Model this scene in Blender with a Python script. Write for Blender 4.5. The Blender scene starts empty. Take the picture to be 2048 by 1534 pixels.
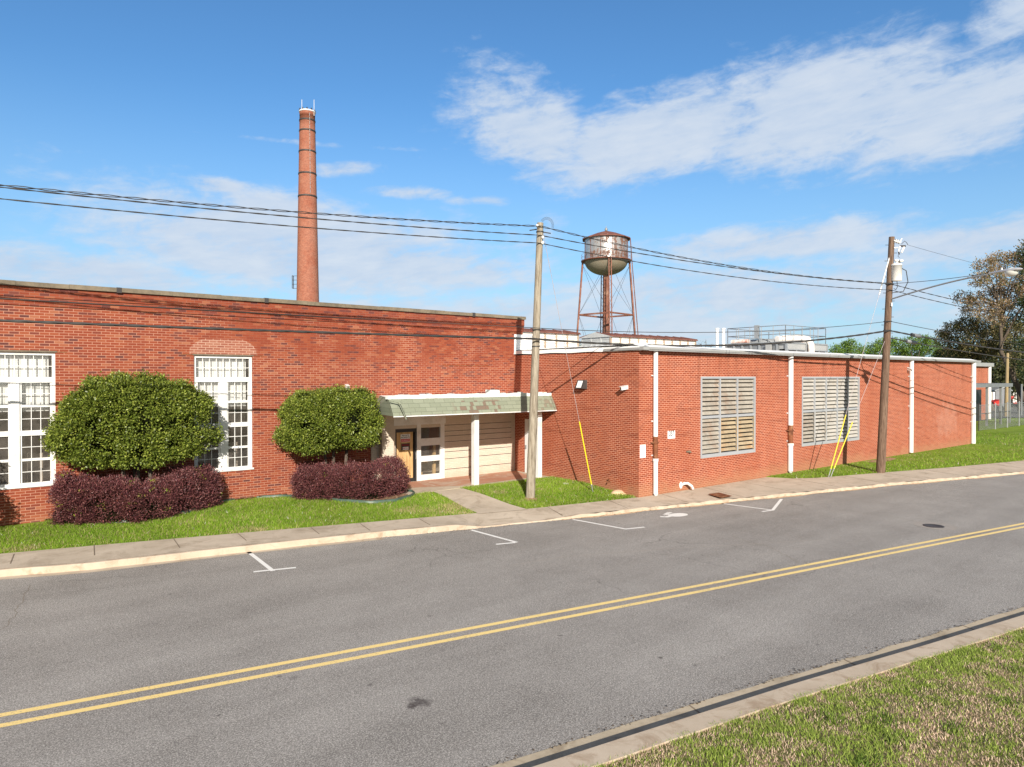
import bpy, math, random
import numpy as np
from mathutils import Vector, Matrix
random.seed(7); rng = np.random.default_rng(7)
SC = bpy.context.scene
COL = SC.collection
PI = math.pi
# ------------------------------------------------------------------ survey: pixel of the 2048x1534 photo -> point on a known plane
F = 1375.0; TH = math.radians(38.16); PT = math.atan(12/1375.0); H = 4.15
fw = Vector((math.sin(TH)*math.cos(PT), math.cos(TH)*math.cos(PT), -math.sin(PT)))
rt = Vector((math.cos(TH), -math.sin(TH), 0)); up = rt.cross(fw)
CAM = Vector((0, 0, H))
def ray(x, y): return fw + rt*((x-1024)/F) + up*((767-y)/F)
def onZ(x, y, z=0.0):
    d = ray(x, y); return CAM + d*((z-H)/d.z)
def onX(x, y, X):
    d = ray(x, y); return CAM + d*(X/d.x)
def onY(x, y, Y):
    d = ray(x, y); return CAM + d*(Y/d.y)
def atD(x, y, D): return CAM + ray(x, y)*D
XS, YF, YL = 18.11, 15.96, 22.87          # annex side wall, annex front wall, mill front wall
AX1 = 49.25                                # annex right end
ZR = -0.15                                 # road level
# ------------------------------------------------------------------ materials
class NT:
    def __init__(s, tree): s.t = tree
    def n(s, typ, **kw):
        nd = s.t.nodes.new(typ)
        for k, v in kw.items():
            if k in nd.inputs.keys(): s.set(nd.inputs[k], v)
            else: setattr(nd, k, v)
        return nd
    def set(s, sock, v):
        if isinstance(v, bpy.types.NodeSocket): s.t.links.new(v, sock)
        elif hasattr(v, 'outputs'): s.t.links.new(v.outputs[0], sock)
        else:
            if sock.type == 'RGBA' and len(v) == 3: v = (*v, 1)
            sock.default_value = v
    def m(s, op, a, b=None, c=None, clamp=False):
        nd = s.t.nodes.new('ShaderNodeMath'); nd.operation = op; nd.use_clamp = clamp
        s.set(nd.inputs[0], a)
        if b is not None: s.set(nd.inputs[1], b)
        if c is not None: s.set(nd.inputs[2], c)
        return nd.outputs[0]
    def mix(s, f, a, b, blend='MIX'):
        nd = s.t.nodes.new('ShaderNodeMix'); nd.data_type = 'RGBA'; nd.blend_type = blend
        s.set(nd.inputs[0], f); s.set(nd.inputs[6], a); s.set(nd.inputs[7], b)
        return nd.outputs[2]
    def ramp(s, f, stops, interp='LINEAR'):
        nd = s.t.nodes.new('ShaderNodeValToRGB'); cr = nd.color_ramp; cr.interpolation = interp
        while len(cr.elements) < len(stops): cr.elements.new(0.5)
        for e, (p, c) in zip(cr.elements, stops):
            e.position = p; e.color = (*c, 1) if not isinstance(c, (int, float)) else (c, c, c, 1)
        s.set(nd.inputs[0], f); return nd.outputs[0]
    def noise(s, vec, scale, detail=3, rough=0.55, dist=0.0):
        nd = s.t.nodes.new('ShaderNodeTexNoise'); s.set(nd.inputs['Vector'], vec)
        nd.inputs['Scale'].default_value = scale; nd.inputs['Detail'].default_value = detail
        nd.inputs['Roughness'].default_value = rough; nd.inputs['Distortion'].default_value = dist
        return nd.outputs[0]
    def mapv(s, vec, scale=(1, 1, 1), loc=(0, 0, 0), rot=(0, 0, 0)):
        nd = s.t.nodes.new('ShaderNodeMapping'); s.set(nd.inputs[0], vec)
        nd.inputs['Scale'].default_value = scale; nd.inputs['Location'].default_value = loc; nd.inputs['Rotation'].default_value = rot
        return nd.outputs[0]
    def sep(s, v):
        nd = s.t.nodes.new('ShaderNodeSeparateXYZ'); s.set(nd.inputs[0], v); return nd.outputs
    def comb(s, x, y, z=0.0):
        nd = s.t.nodes.new('ShaderNodeCombineXYZ')
        for i, v in enumerate((x, y, z)): s.set(nd.inputs[i], v)
        return nd.outputs[0]
    def sstep(s, v, a, b):
        nd = s.t.nodes.new('ShaderNodeMapRange'); nd.interpolation_type = 'SMOOTHSTEP'
        s.set(nd.inputs[0], v); nd.inputs[1].default_value = a; nd.inputs[2].default_value = b
        return nd.outputs[0]
def newmat(name):
    m = bpy.data.materials.new(name); m.use_nodes = True
    t = NT(m.node_tree); b = m.node_tree.nodes['Principled BSDF']
    return m, t, b
def bump(t, b, h, strength=0.3, dist=0.01):
    nd = t.n('ShaderNodeBump'); nd.inputs['Strength'].default_value = strength; nd.inputs['Distance'].default_value = dist
    t.set(nd.inputs['Height'], h); t.set(b.inputs['Normal'], nd.outputs[0])
def pos(t): return t.n('ShaderNodeNewGeometry').outputs['Position']
def simple(name, col, rough=0.7, metal=0.0, var=0.12, scale=3.0, dirt=None, spec=0.5, streak=False):
    m, t, b = newmat(name)
    p = t.n('ShaderNodeTexCoord').outputs['Object']
    if streak: p = t.mapv(p, (1, 1, 0.15))
    n1 = t.noise(p, scale, 5, 0.65); n2 = t.noise(p, scale*9, 3)
    f = t.m('ADD', t.m('MULTIPLY', n1, 0.7), t.m('MULTIPLY', n2, 0.3))
    lo = tuple(c*(1-var*2) for c in col); hi = tuple(min(1, c*(1+var*1.2)) for c in col)
    c = t.ramp(f, [(0.3, lo), (0.7, hi)])
    if dirt:
        dc, amt = dirt
        c = t.mix(t.m('MULTIPLY', t.ramp(t.noise(p, scale*0.8, 6, 0.7), [(0.5, 0.0), (0.72, 1.0)]), amt), c, dc)
    t.set(b.inputs['Base Color'], c); b.inputs['Roughness'].default_value = rough; b.inputs['Metallic'].default_value = metal
    b.inputs['Specular IOR Level'].default_value = spec
    bump(t, b, n2, 0.15, 0.004)
    return m
def brick_mat(name, bw, bh, stops, mort, mort2, msize, stain, round_tower=False, splash=0.25, repoint=0.55, zoneof=None, extra=False):
    m, t, b = newmat(name)
    g = t.n('ShaderNodeNewGeometry'); P = g.outputs['Position']; sx = t.sep(P)
    if round_tower:
        oc = t.n('ShaderNodeTexCoord').outputs['Object']; so = t.sep(oc)
        u = t.m('MULTIPLY', t.m('ARCTAN2', so[1], so[0]), 1.2); v = so[2]
    else:
        nx = t.m('ABSOLUTE', t.sep(g.outputs['True Normal'])[0])
        side = t.m('GREATER_THAN', nx, 0.5)
        u = t.m('ADD', t.m('MULTIPLY', sx[0], t.m('SUBTRACT', 1.0, side)), t.m('MULTIPLY', sx[1], side)); v = sx[2]
    uv = t.comb(u, v)
    br = t.n('ShaderNodeTexBrick'); t.set(br.inputs['Vector'], uv)
    br.inputs['Color1'].default_value = (0, 0, 0, 1); br.inputs['Color2'].default_value = (1, 1, 1, 1); br.inputs['Mortar'].default_value = (.5, .5, .5, 1)
    br.inputs['Scale'].default_value = 1; br.inputs['Mortar Size'].default_value = msize; br.inputs['Mortar Smooth'].default_value = 0.15
    br.inputs['Brick Width'].default_value = bw; br.inputs['Row Height'].default_value = bh; br.inputs['Bias'].default_value = 0
    bc = t.ramp(br.outputs['Color'], stops)
    big = t.noise(uv, 0.35, 4, 0.6); mid = t.noise(uv, 1.6, 5, 0.65, 0.4); fine = t.noise(t.mapv(uv, (1, 3, 1)), 22, 3)
    bc = t.mix(t.m('MULTIPLY', t.ramp(fine, [(0.35, 0), (0.75, 1)]), 0.35), bc, tuple(c*0.62 for c in stops[len(stops)//2][1]))
    # mortar: pale where repointed, red where smeared
    mz = t.ramp(t.m('ADD', t.m('MULTIPLY', big, 0.6), t.m('MULTIPLY', mid, 0.4)), [(repoint-0.09, 0), (repoint+0.09, 1)])
    if zoneof: mz = t.m('MAXIMUM', mz, zoneof(t, sx))
    mc = t.mix(mz, mort, mort2)
    c = t.mix(br.outputs['Fac'], bc, mc)
    st = t.ramp(t.noise(t.mapv(uv, (1, 0.25, 1)), 0.9, 6, 0.7, 0.3), [(0.48, 0), (0.75, 1)])
    c = t.mix(t.m('MULTIPLY', st, 0.5), c, stain)
    if extra:   # runs below the roof edge, bands of darker refired courses, a faded white wash mark near the far end
        run = t.m('MULTIPLY', t.ramp(t.noise(t.mapv(uv, (2.6, 0.12, 1)), 1.0, 5, 0.7), [(0.52, 0), (0.68, 1)]), t.sstep(sx[2], 2.6, 5.0))
        c = t.mix(t.m('MULTIPLY', run, 0.45), c, (0.13, 0.035, 0.02))
        bnd = t.ramp(t.noise(t.mapv(uv, (0.35, 3.2, 1)), 1.0, 5, 0.75, 0.3), [(0.55, 0), (0.68, 1)])
        c = t.mix(t.m('MULTIPLY', bnd, 0.42), c, (0.15, 0.034, 0.018))
        wx_ = t.m('DIVIDE', t.m('SUBTRACT', sx[0], 45.2), 1.7); wz_ = t.m('DIVIDE', t.m('SUBTRACT', sx[2], 1.7), 1.1)
        wd_ = t.m('ADD', t.m('ADD', t.m('MULTIPLY', wx_, wx_), t.m('MULTIPLY', wz_, wz_)), t.m('MULTIPLY', t.m('SUBTRACT', mid, 0.5), 3.5))
        c = t.mix(t.m('MULTIPLY', t.m('SUBTRACT', 1.0, t.sstep(wd_, 0.2, 1.2)), 0.12), c, (0.62, 0.45, 0.38))
    # soil splashed on the lowest courses
    if splash:
        hz = t.m('ADD', sx[2], t.m('MULTIPLY', t.m('SUBTRACT', mid, 0.5), 0.9))
        sp = t.m('SUBTRACT', 1.0, t.sstep(hz, 0.0, 0.62))
        c = t.mix(t.m('MULTIPLY', sp, splash), c, (0.36, 0.18, 0.10))
    t.set(b.inputs['Base Color'], c); b.inputs['Roughness'].default_value = 0.85; b.inputs['Specular IOR Level'].default_value = 0.25
    bump(t, b, t.m('ADD', t.m('MULTIPLY', br.outputs['Fac'], -1.0), t.m('MULTIPLY', fine, 0.5)), 0.5, 0.008)
    return m
M = {}
OLD = [(0.0, (0.09, 0.034, 0.034)), (0.09, (0.15, 0.044, 0.034)), (0.22, (0.215, 0.045, 0.023)), (0.6, (0.255, 0.055, 0.026)), (0.9, (0.29, 0.075, 0.034)), (1.0, (0.34, 0.13, 0.07))]
def zone_old(t, sx):   # band of old red mortar high on the mill wall, left of the annex
    a = t.sstep(sx[2], 4.35, 5.2); n = t.noise(t.comb(sx[0], sx[2]), 0.8, 4)
    return t.m('MULTIPLY', t.m('MULTIPLY', a, t.sstep(sx[0], 4.0, 7.0)), t.ramp(n, [(0.38, 0), (0.52, 0.9)]))
M['brick_old'] = brick_mat('old_mill_brick', 0.226, 0.076, OLD, (0.43, 0.215, 0.15), (0.24, 0.068, 0.038), 0.0078, (0.20, 0.042, 0.022), zoneof=zone_old, repoint=0.60)
M['brick_cornice'] = brick_mat('cornice_brick', 0.226, 0.076, OLD, (0.30, 0.14, 0.10), (0.22, 0.07, 0.045), 0.006, (0.18, 0.045, 0.035), splash=0, repoint=0.5)
M['brick_pale'] = brick_mat('repointed_brick', 0.226, 0.076, [(0, (0.24, 0.08, 0.055)), (0.5, (0.29, 0.095, 0.06)), (1, (0.34, 0.15, 0.10))], (0.50, 0.32, 0.245), (0.47, 0.28, 0.21), 0.009, (0.36, 0.15, 0.10), splash=0)
NEW = [(0.0, (0.19, 0.036, 0.017)), (0.3, (0.245, 0.047, 0.020)), (0.7, (0.29, 0.058, 0.024)), (1.0, (0.33, 0.082, 0.034))]
M['brick_new'] = brick_mat('annex_brick', 0.203, 0.0677, NEW, (0.60, 0.29, 0.20), (0.54, 0.24, 0.155), 0.0100, (0.31, 0.075, 0.034), splash=0.65, extra=True, repoint=0.5)
M['brick_stack'] = brick_mat('chimney_brick', 0.21, 0.072, [(0, (0.16, 0.05, 0.034)), (0.4, (0.25, 0.068, 0.038)), (1, (0.32, 0.115, 0.07))], (0.46, 0.25, 0.18), (0.34, 0.13, 0.08), 0.010, (0.21, 0.058, 0.036), round_tower=True, splash=0)
M['brick_beige'] = brick_mat('beige_painted_brick', 0.203, 0.0677, [(0, (0.60, 0.52, 0.43)), (1, (0.66, 0.58, 0.49))], (0.5, 0.42, 0.33), (0.54, 0.46, 0.37), 0.005, (0.56, 0.46, 0.35), splash=0.35)
M['white'] = simple('white_paint', (0.74, 0.74, 0.73), 0.45, var=0.05, scale=2.2, dirt=((0.46, 0.42, 0.36), 0.6))
M['white_metal'] = simple('white_painted_metal', (0.72, 0.73, 0.74), 0.4, var=0.05, dirt=((0.40, 0.36, 0.32), 0.6), streak=True)
M['fascia'] = simple('grey_white_fascia', (0.31, 0.315, 0.315), 0.45, var=0.06, scale=1.2, dirt=((0.36, 0.34, 0.32), 0.45))
M['membrane'] = simple('white_roof_membrane', (0.82, 0.82, 0.81), 0.6, var=0.04, dirt=((0.6, 0.57, 0.52), 0.3))
M['coping'] = simple('weathered_stone_coping', (0.19, 0.155, 0.11), 0.9, var=0.25, scale=1.5, dirt=((0.10, 0.085, 0.065), 0.7))
M['black'] = simple('black_plastic', (0.02, 0.02, 0.022), 0.5)
M['cable'] = simple('black_cable', (0.035, 0.033, 0.032), 0.55)
M['dark'] = simple('dark_interior', (0.42, 0.35, 0.29), 0.9, var=0.3, scale=0.8)
M['rust'] = simple('rusty_iron', (0.20, 0.065, 0.025), 0.8, var=0.35, scale=4, dirt=((0.48, 0.30, 0.16), 0.7))
M['rust_steel'] = simple('red_rusted_steel', (0.19, 0.068, 0.042), 0.75, var=0.25, scale=1.2, dirt=((0.42, 0.27, 0.19), 0.6))
M['rust_roof'] = simple('rusty_sheet_roof', (0.17, 0.062, 0.042), 0.75, var=0.25, scale=1.0, dirt=((0.27, 0.13, 0.09), 0.5))
M['galv'] = simple('galvanised_steel', (0.30, 0.315, 0.33), 0.5, 0.3, var=0.1, scale=2)
M['steel_grey'] = simple('grey_steel', (0.20, 0.21, 0.225), 0.5, 0.2, var=0.12)
M['darksteel'] = simple('dark_steel', (0.06, 0.055, 0.055), 0.6, 0.3)
M['louver_frame'] = simple('silver_louver_frame', (0.38, 0.395, 0.42), 0.45, 0.15, var=0.05, scale=1.5)
M['louver_grey'] = simple('grey_louver_slats', (0.42, 0.40, 0.365), 0.6, var=0.10, scale=1.2, dirt=((0.33, 0.25, 0.17), 0.5))
M['louver_tan'] = simple('stained_louver_slats', (0.34, 0.31, 0.265), 0.65, var=0.18, scale=1.0, dirt=((0.24, 0.13, 0.07), 0.8))
M['louver_rust'] = simple('rust_stained_louver_slats', (0.40, 0.32, 0.21), 0.65, var=0.2, scale=1.2, dirt=((0.36, 0.16, 0.045), 0.9))
M['monitor_white'] = simple('white_monitor_louvers', (0.74, 0.72, 0.66), 0.6, var=0.05, dirt=((0.45, 0.35, 0.26), 0.4))
M['monitor_post'] = simple('brown_monitor_post', (0.36, 0.28, 0.21), 0.7, var=0.2, dirt=((0.25, 0.08, 0.04), 0.6))
M['monitor_grey'] = simple('grey_gable_louvers', (0.42, 0.43, 0.43), 0.6, var=0.08)
M['yellow_guard'] = simple('yellow_guy_guard', (0.80, 0.62, 0.02), 0.45, var=0.05)
M['edging'] = simple('green_plastic_edging', (0.055, 0.095, 0.075), 0.45, var=0.15)
M['trunk'] = simple('tree_bark', (0.11, 0.085, 0.065), 0.95, var=0.3, scale=5)
M['twig_shade'] = simple('shrub_twig_shade', (0.009, 0.011, 0.005), 0.95, var=0.3, scale=8, spec=0.0)  # near-black: the shade inside the foliage is put into this colour
M['shed'] = simple('grey_shed_siding', (0.20, 0.21, 0.23), 0.7)
M['red'] = simple('red_paint', (0.50, 0.03, 0.02), 0.4)
M['tyre'] = simple('black_rubber', (0.02, 0.02, 0.02), 0.8)
M['alu'] = simple('aluminium_lamp_housing', (0.55, 0.55, 0.57), 0.4, 0.4)
M['porcelain'] = simple('white_porcelain', (0.82, 0.82, 0.8), 0.25, var=0.03)
M['birdtop'] = simple('sooty_chimney_rim', (0.05, 0.045, 0.045), 0.9)
def wood(name, c1, c2, c3, sc=1.0):
    m, t, b = newmat(name)
    p = t.n('ShaderNodeTexCoord').outputs['Object']
    g = t.noise(t.mapv(p, (9*sc, 9*sc, 0.7*sc)), 2.2, 6, 0.7, 0.6); k = t.noise(t.mapv(p, (30*sc, 30*sc, 1.2*sc)), 2, 4)
    c = t.ramp(g, [(0.3, c1), (0.5, c2), (0.72, c3)])
    c = t.mix(t.m('MULTIPLY', t.ramp(k, [(0.55, 0), (0.7, 1)]), 0.6), c, tuple(x*0.45 for x in c1))
    t.set(b.inputs['Base Color'], c); b.inputs['Roughness'].default_value = 0.9; b.inputs['Specular IOR Level'].default_value = 0.2
    bump(t, b, k, 0.5, 0.01); return m
M['pole_grey'] = wood('weathered_grey_pole', (0.10, 0.078, 0.055), (0.29, 0.25, 0.195), (0.42, 0.38, 0.31))
M['pole_brown'] = wood('brown_creosote_pole', (0.07, 0.043, 0.03), (0.15, 0.098, 0.07), (0.24, 0.17, 0.125))
M['pole_tan'] = wood('tan_pole', (0.22, 0.16, 0.09), (0.33, 0.25, 0.14), (0.42, 0.33, 0.2))
M['plywood'] = wood('weathered_plywood', (0.30, 0.17, 0.07), (0.55, 0.36, 0.17), (0.66, 0.48, 0.26), 0.5)
def tank_mat():
    m, t, b = newmat('flaking_silver_tank_paint')
    p = t.n('ShaderNodeTexCoord').outputs['Object']; s = t.sep(p)
    ang = t.m('MULTIPLY', t.m('ARCTAN2', s[1], s[0]), 3.35)
    uv = t.comb(ang, s[2])
    fl = t.noise(t.mapv(uv, (1.6, 0.9, 1)), 1.0, 8, 0.72, 0.5)
    vo = t.noise(uv, 4.5, 5, 0.7)
    f = t.m('ADD', t.m('MULTIPLY', fl, 0.65), t.m('MULTIPLY', vo, 0.35))
    band = t.m('SUBTRACT', 1.0, t.m('ABSOLUTE', t.m('SUBTRACT', t.m('FRACT', t.m('MULTIPLY', t.m('ADD', s[2], 0.6), 0.47)), 0.5)))   # plate courses
    f = t.m('ADD', f, t.m('MULTIPLY', t.m('SUBTRACT', band, 0.75), 0.10))
    f = t.m('ADD', f, t.m('MULTIPLY', t.m('SINE', t.m('ADD', t.m('DIVIDE', ang, 3.35), 2.55)), 0.045))
    rustm = t.ramp(f, [(0.505, 0), (0.54, 1)])
    c = t.mix(rustm, t.ramp(vo, [(0.3, (0.38, 0.38, 0.39)), (0.7, (0.54, 0.54, 0.55))]), t.ramp(vo, [(0.35, (0.10, 0.065, 0.055)), (0.65, (0.20, 0.105, 0.075))]))
    t.set(b.inputs['Base Color'], c); t.set(b.inputs['Metallic'], t.m('MULTIPLY', t.m('SUBTRACT', 1.0, rustm), 0.6))
    t.set(b.inputs['Roughness'], t.m('ADD', 0.36, t.m('MULTIPLY', rustm, 0.45)))
    return m
M['tank'] = tank_mat()
M['bowl'] = simple('cream_tank_bowl', (0.21, 0.185, 0.135), 0.6, var=0.12, scale=0.6, dirt=((0.22, 0.14, 0.08), 0.6))
def asphalt_mat():
    m, t, b = newmat('asphalt'); P = pos(t)
    big = t.noise(P, 0.22, 4, 0.6); lane = t.noise(t.mapv(P, (0.10, 1.0, 1), rot=(0, 0, 0.225)), 1.0, 4, 0.6); blot = t.noise(P, 0.75, 5, 0.65, 0.4)
    f1 = t.noise(P, 48, 3, 0.7); f2 = t.noise(P, 120, 2, 0.6)
    c = t.ramp(t.m('ADD', t.m('ADD', t.m('MULTIPLY', big, 0.3), t.m('MULTIPLY', lane, 0.4)), t.m('MULTIPLY', blot, 0.3)), [(0.37, (0.192, 0.180, 0.168)), (0.5, (0.262, 0.248, 0.233)), (0.62, (0.325, 0.309, 0.291))])
    sp = t.m('ADD', t.m('MULTIPLY', f1, 0.5), t.m('MULTIPLY', f2, 0.5))
    c = t.mix(t.ramp(sp, [(0.41, 0.8), (0.5, 0.0)]), c, (0.10, 0.09, 0.082))
    c = t.mix(t.ramp(sp, [(0.51, 0.0), (0.60, 0.85)]), c, (0.56, 0.53, 0.49))
    # hairline cracks
    vo = t.n('ShaderNodeTexVoronoi'); vo.feature = 'DISTANCE_TO_EDGE'; vo.inputs['Scale'].default_value = 0.22
    w = t.n('ShaderNodeVectorMath', operation='ADD'); t.set(w.inputs[0], P)
    nz = t.n('ShaderNodeTexNoise'); t.set(nz.inputs['Vector'], P); nz.inputs['Scale'].default_value = 1.1; nz.inputs['Detail'].default_value = 6
    ws = t.n('ShaderNodeVectorMath', operation='SCALE'); t.set(ws.inputs[0], nz.outputs['Color']); ws.inputs['Scale'].default_value = 1.1
    t.set(w.inputs[1], ws.outputs[0]); t.set(vo.inputs['Vector'], w.outputs[0])
    cr = t.m('MULTIPLY', t.ramp(vo.outputs['Distance'], [(0.0, 0.8), (0.0035, 0)]), t.ramp(t.noise(P, 0.16, 2), [(0.52, 0), (0.58, 0.75)]))
    c = t.mix(cr, c, (0.055, 0.052, 0.05))
    # oil stains with their own place and shape
    for (x, y, r, a) in OILS:
        d = t.n('ShaderNodeVectorMath', operation='DISTANCE'); t.set(d.inputs[0], t.mapv(P, (1, 1, 0))); d.inputs[1].default_value = (x, y, 0)
        dd = t.m('ADD', d.outputs['Value'], t.m('MULTIPLY', t.m('SUBTRACT', t.noise(P, 7.0, 5, 0.7), 0.5), r*2.6))
        c = t.mix(t.m('MULTIPLY', t.m('SUBTRACT', 1.0, t.sstep(dd, r*0.2, r)), a), c, (0.055, 0.045, 0.045))
    t.set(b.inputs['Base Color'], c); b.inputs['Roughness'].default_value = 0.88; b.inputs['Specular IOR Level'].default_value = 0.3
    bump(t, b, sp, 0.6, 0.012); return m
OILS = [(*onZ(838, 1405, ZR)[:2], 0.20, 0.85), (*onZ(822, 1412, ZR)[:2], 0.10, 0.6), (*onZ(590, 1355, ZR)[:2], 0.10, 0.4), (*onZ(1320, 1315, ZR)[:2], 0.05, 0.8), (*onZ(340, 1128+60, ZR)[:2], 0.05, 0.5)]
for k in range(30):
    OILS.append((random.uniform(2, 22), random.uniform(5, 14), random.uniform(0.03, 0.06), 0.55))
M['asphalt'] = asphalt_mat(); M['patch'] = simple('pale_patch', (0.30, 0.275, 0.25), 0.9, scale=6)
def concrete(name, c1, c2, stainc, amt, sc=1.0):
    m, t, b = newmat(name); P = pos(t)
    a = t.noise(P, 0.7*sc, 6, 0.7, 0.4); f = t.noise(P, 30*sc, 3); st = t.noise(t.mapv(P, (1, 1, 1), (3, 7, 0)), 1.1*sc, 6, 0.72, 0.8)
    c = t.ramp(t.m('ADD', t.m('MULTIPLY', a, 0.75), t.m('MULTIPLY', f, 0.25)), [(0.35, c1), (0.65, c2)])
    c = t.mix(t.m('MULTIPLY', t.ramp(st, [(0.5, 0), (0.66, 1)]), amt), c, stainc)
    t.set(b.inputs['Base Color'], c); b.inputs['Roughness'].default_value = 0.9; b.inputs['Specular IOR Level'].default_value = 0.25
    bump(t, b, f, 0.25, 0.006); return m
M['sidewalk'] = concrete('sidewalk_concrete', (0.41, 0.345, 0.27), (0.53, 0.455, 0.37), (0.29, 0.235, 0.175), 0.75)
M['kerbstone'] = concrete('kerb_concrete', (0.43, 0.35, 0.265), (0.53, 0.445, 0.35), (0.30, 0.215, 0.145), 0.7, 2.2)
M['gutter'] = concrete('gutter_concrete', (0.33, 0.28, 0.205), (0.46, 0.39, 0.295), (0.24, 0.19, 0.135), 0.7, 1.2)
M['joint'] = simple('dirty_joint', (0.19, 0.15, 0.11), 0.95)
M['porch_red'] = concrete('worn_red_porch_paint', (0.36, 0.17, 0.11), (0.46, 0.26, 0.18), (0.47, 0.40, 0.33), 0.95, 0.9)
M['mulch'] = concrete('bare_soil_and_mulch', (0.22, 0.13, 0.075), (0.40, 0.28, 0.18), (0.14, 0.085, 0.05), 0.7, 4)
M['sand'] = concrete('pale_sand', (0.55, 0.38, 0.24), (0.62, 0.46, 0.31), (0.45, 0.28, 0.16), 0.5, 4)
def paintm(name, col, wear):
    m, t, b = newmat(name); P = pos(t)
    f = t.noise(P, 45, 4, 0.7); g = t.noise(P, 1.5, 4)
    k = t.ramp(t.m('ADD', t.m('MULTIPLY', f, 0.7), t.m('MULTIPLY', g, 0.3)), [(0.50+wear, 0), (0.60+wear, 1)])
    c = t.mix(k, t.mix(g, tuple(x*0.92 for x in col), col), (0.22, 0.21, 0.195))
    t.set(b.inputs['Base Color'], c); b.inputs['Roughness'].default_value = 0.7; bump(t, b, f, 0.4, 0.008); return m
M['yellow'] = paintm('yellow_road_paint', (0.84, 0.63, 0.25), 0.045)
M['white_line'] = paintm('white_road_paint', (0.80, 0.80, 0.78), 0.06)
def soilgrass(name, stops, sc):
    m, t, b = newmat(name); P = pos(t)
    a = t.noise(P, sc, 6, 0.7, 0.3); f = t.noise(P, sc*22, 3)
    c = t.ramp(t.m('ADD', t.m('MULTIPLY', a, 0.65), t.m('MULTIPLY', f, 0.35)), stops)
    t.set(b.inputs['Base Color'], c); b.inputs['Roughness'].default_value = 0.95; b.inputs['Specular IOR Level'].default_value = 0.1
    bump(t, b, f, 0.8, 0.03); return m
M['lawn'] = soilgrass('lawn_turf', [(0.3, (0.11, 0.17, 0.022)), (0.5, (0.17, 0.25, 0.032)), (0.7, (0.24, 0.30, 0.06))], 0.9)
M['verge'] = soilgrass('patchy_verge_turf', [(0.32, (0.05, 0.075, 0.018)), (0.47, (0.12, 0.12, 0.04)), (0.6, (0.28, 0.205, 0.13)), (0.75, (0.36, 0.27, 0.19))], 1.1)
M['ground'] = soilgrass('far_ground', [(0.3, (0.10, 0.14, 0.03)), (0.5, (0.15, 0.19, 0.05)), (0.75, (0.24, 0.22, 0.11))], 0.12)
M['lot'] = simple('dark_gravel_lot', (0.11, 0.105, 0.10), 0.95, var=0.2, scale=0.4)
def leafm(name, rough, trans, spec=0.5):
    m, t, b = newmat(name)
    at = t.n('ShaderNodeAttribute', attribute_name='tint'); t.set(b.inputs['Base Color'], at.outputs['Color'])
    b.inputs['Roughness'].default_value = rough; b.inputs['Specular IOR Level'].default_value = spec
    if trans:
        tr = t.n('ShaderNodeBsdfTranslucent'); t.set(tr.inputs['Color'], at.outputs['Color'])
        mx = t.n('ShaderNodeMixShader'); mx.inputs[0].default_value = trans
        t.set(mx.inputs[1], b.outputs[0]); t.set(mx.inputs[2], tr.outputs[0])
        t.set(m.node_tree.nodes['Material Output'].inputs[0], mx.outputs[0])
    return m
M['leaf_gloss'] = leafm('glossy_holly_leaves', 0.42, 0.2, 0.4)
M['leaf_purple'] = leafm('purple_leaves', 0.5, 0.15, 0.35)
M['leaf'] = leafm('tree_leaves', 0.6, 0.25, 0.25)
M['blade'] = leafm('grass_blades', 0.6, 0.3, 0.2)
def glass():
    m, t, b = newmat('window_glass'); m.node_tree.nodes.remove(b)
    tr = t.n('ShaderNodeBsdfTransparent'); tr.inputs[0].default_value = (0.93, 0.94, 0.93, 1)
    gl = t.n('ShaderNodeBsdfGlossy'); gl.inputs['Roughness'].default_value = 0.04; gl.inputs[0].default_value = (0.9, 0.95, 1, 1)
    fr = t.n('ShaderNodeFresnel'); fr.inputs[0].default_value = 1.5
    mx = t.n('ShaderNodeMixShader'); t.set(mx.inputs[0], fr.outputs[0]); t.set(mx.inputs[1], tr.outputs[0]); t.set(mx.inputs[2], gl.outputs[0])
    du = t.n('ShaderNodeBsdfDiffuse'); du.inputs[0].default_value = (0.50, 0.45, 0.40, 1); mm_ = t.n('ShaderNodeMixShader')
    t.set(mm_.inputs[0], t.ramp(t.noise(pos(t), 2.2, 5, 0.7), [(0.35, 0.05), (0.7, 0.17)])); t.set(mm_.inputs[1], mx.outputs[0]); t.set(mm_.inputs[2], du.outputs[0])
    t.set(m.node_tree.nodes['Material Output'].inputs[0], mm_.outputs[0]); return m
M['glass'] = glass()
def blinds():
    m, t, b = newmat('white_vertical_blinds'); s = t.sep(pos(t))
    fr = t.m('FRACT', t.m('MULTIPLY', t.m('ADD', s[0], t.m('MULTIPLY', t.noise(t.comb(s[0], 0.0), 6.0, 2), 0.06)), 11.2))
    c = t.ramp(fr, [(0.0, 0.5), (0.10, 0.62), (0.16, 0.84), (0.9, 0.86), (1.0, 0.68)])
    t.set(b.inputs['Base Color'], c); b.inputs['Roughness'].default_value = 0.7; return m
M['blinds'] = blinds()
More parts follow.
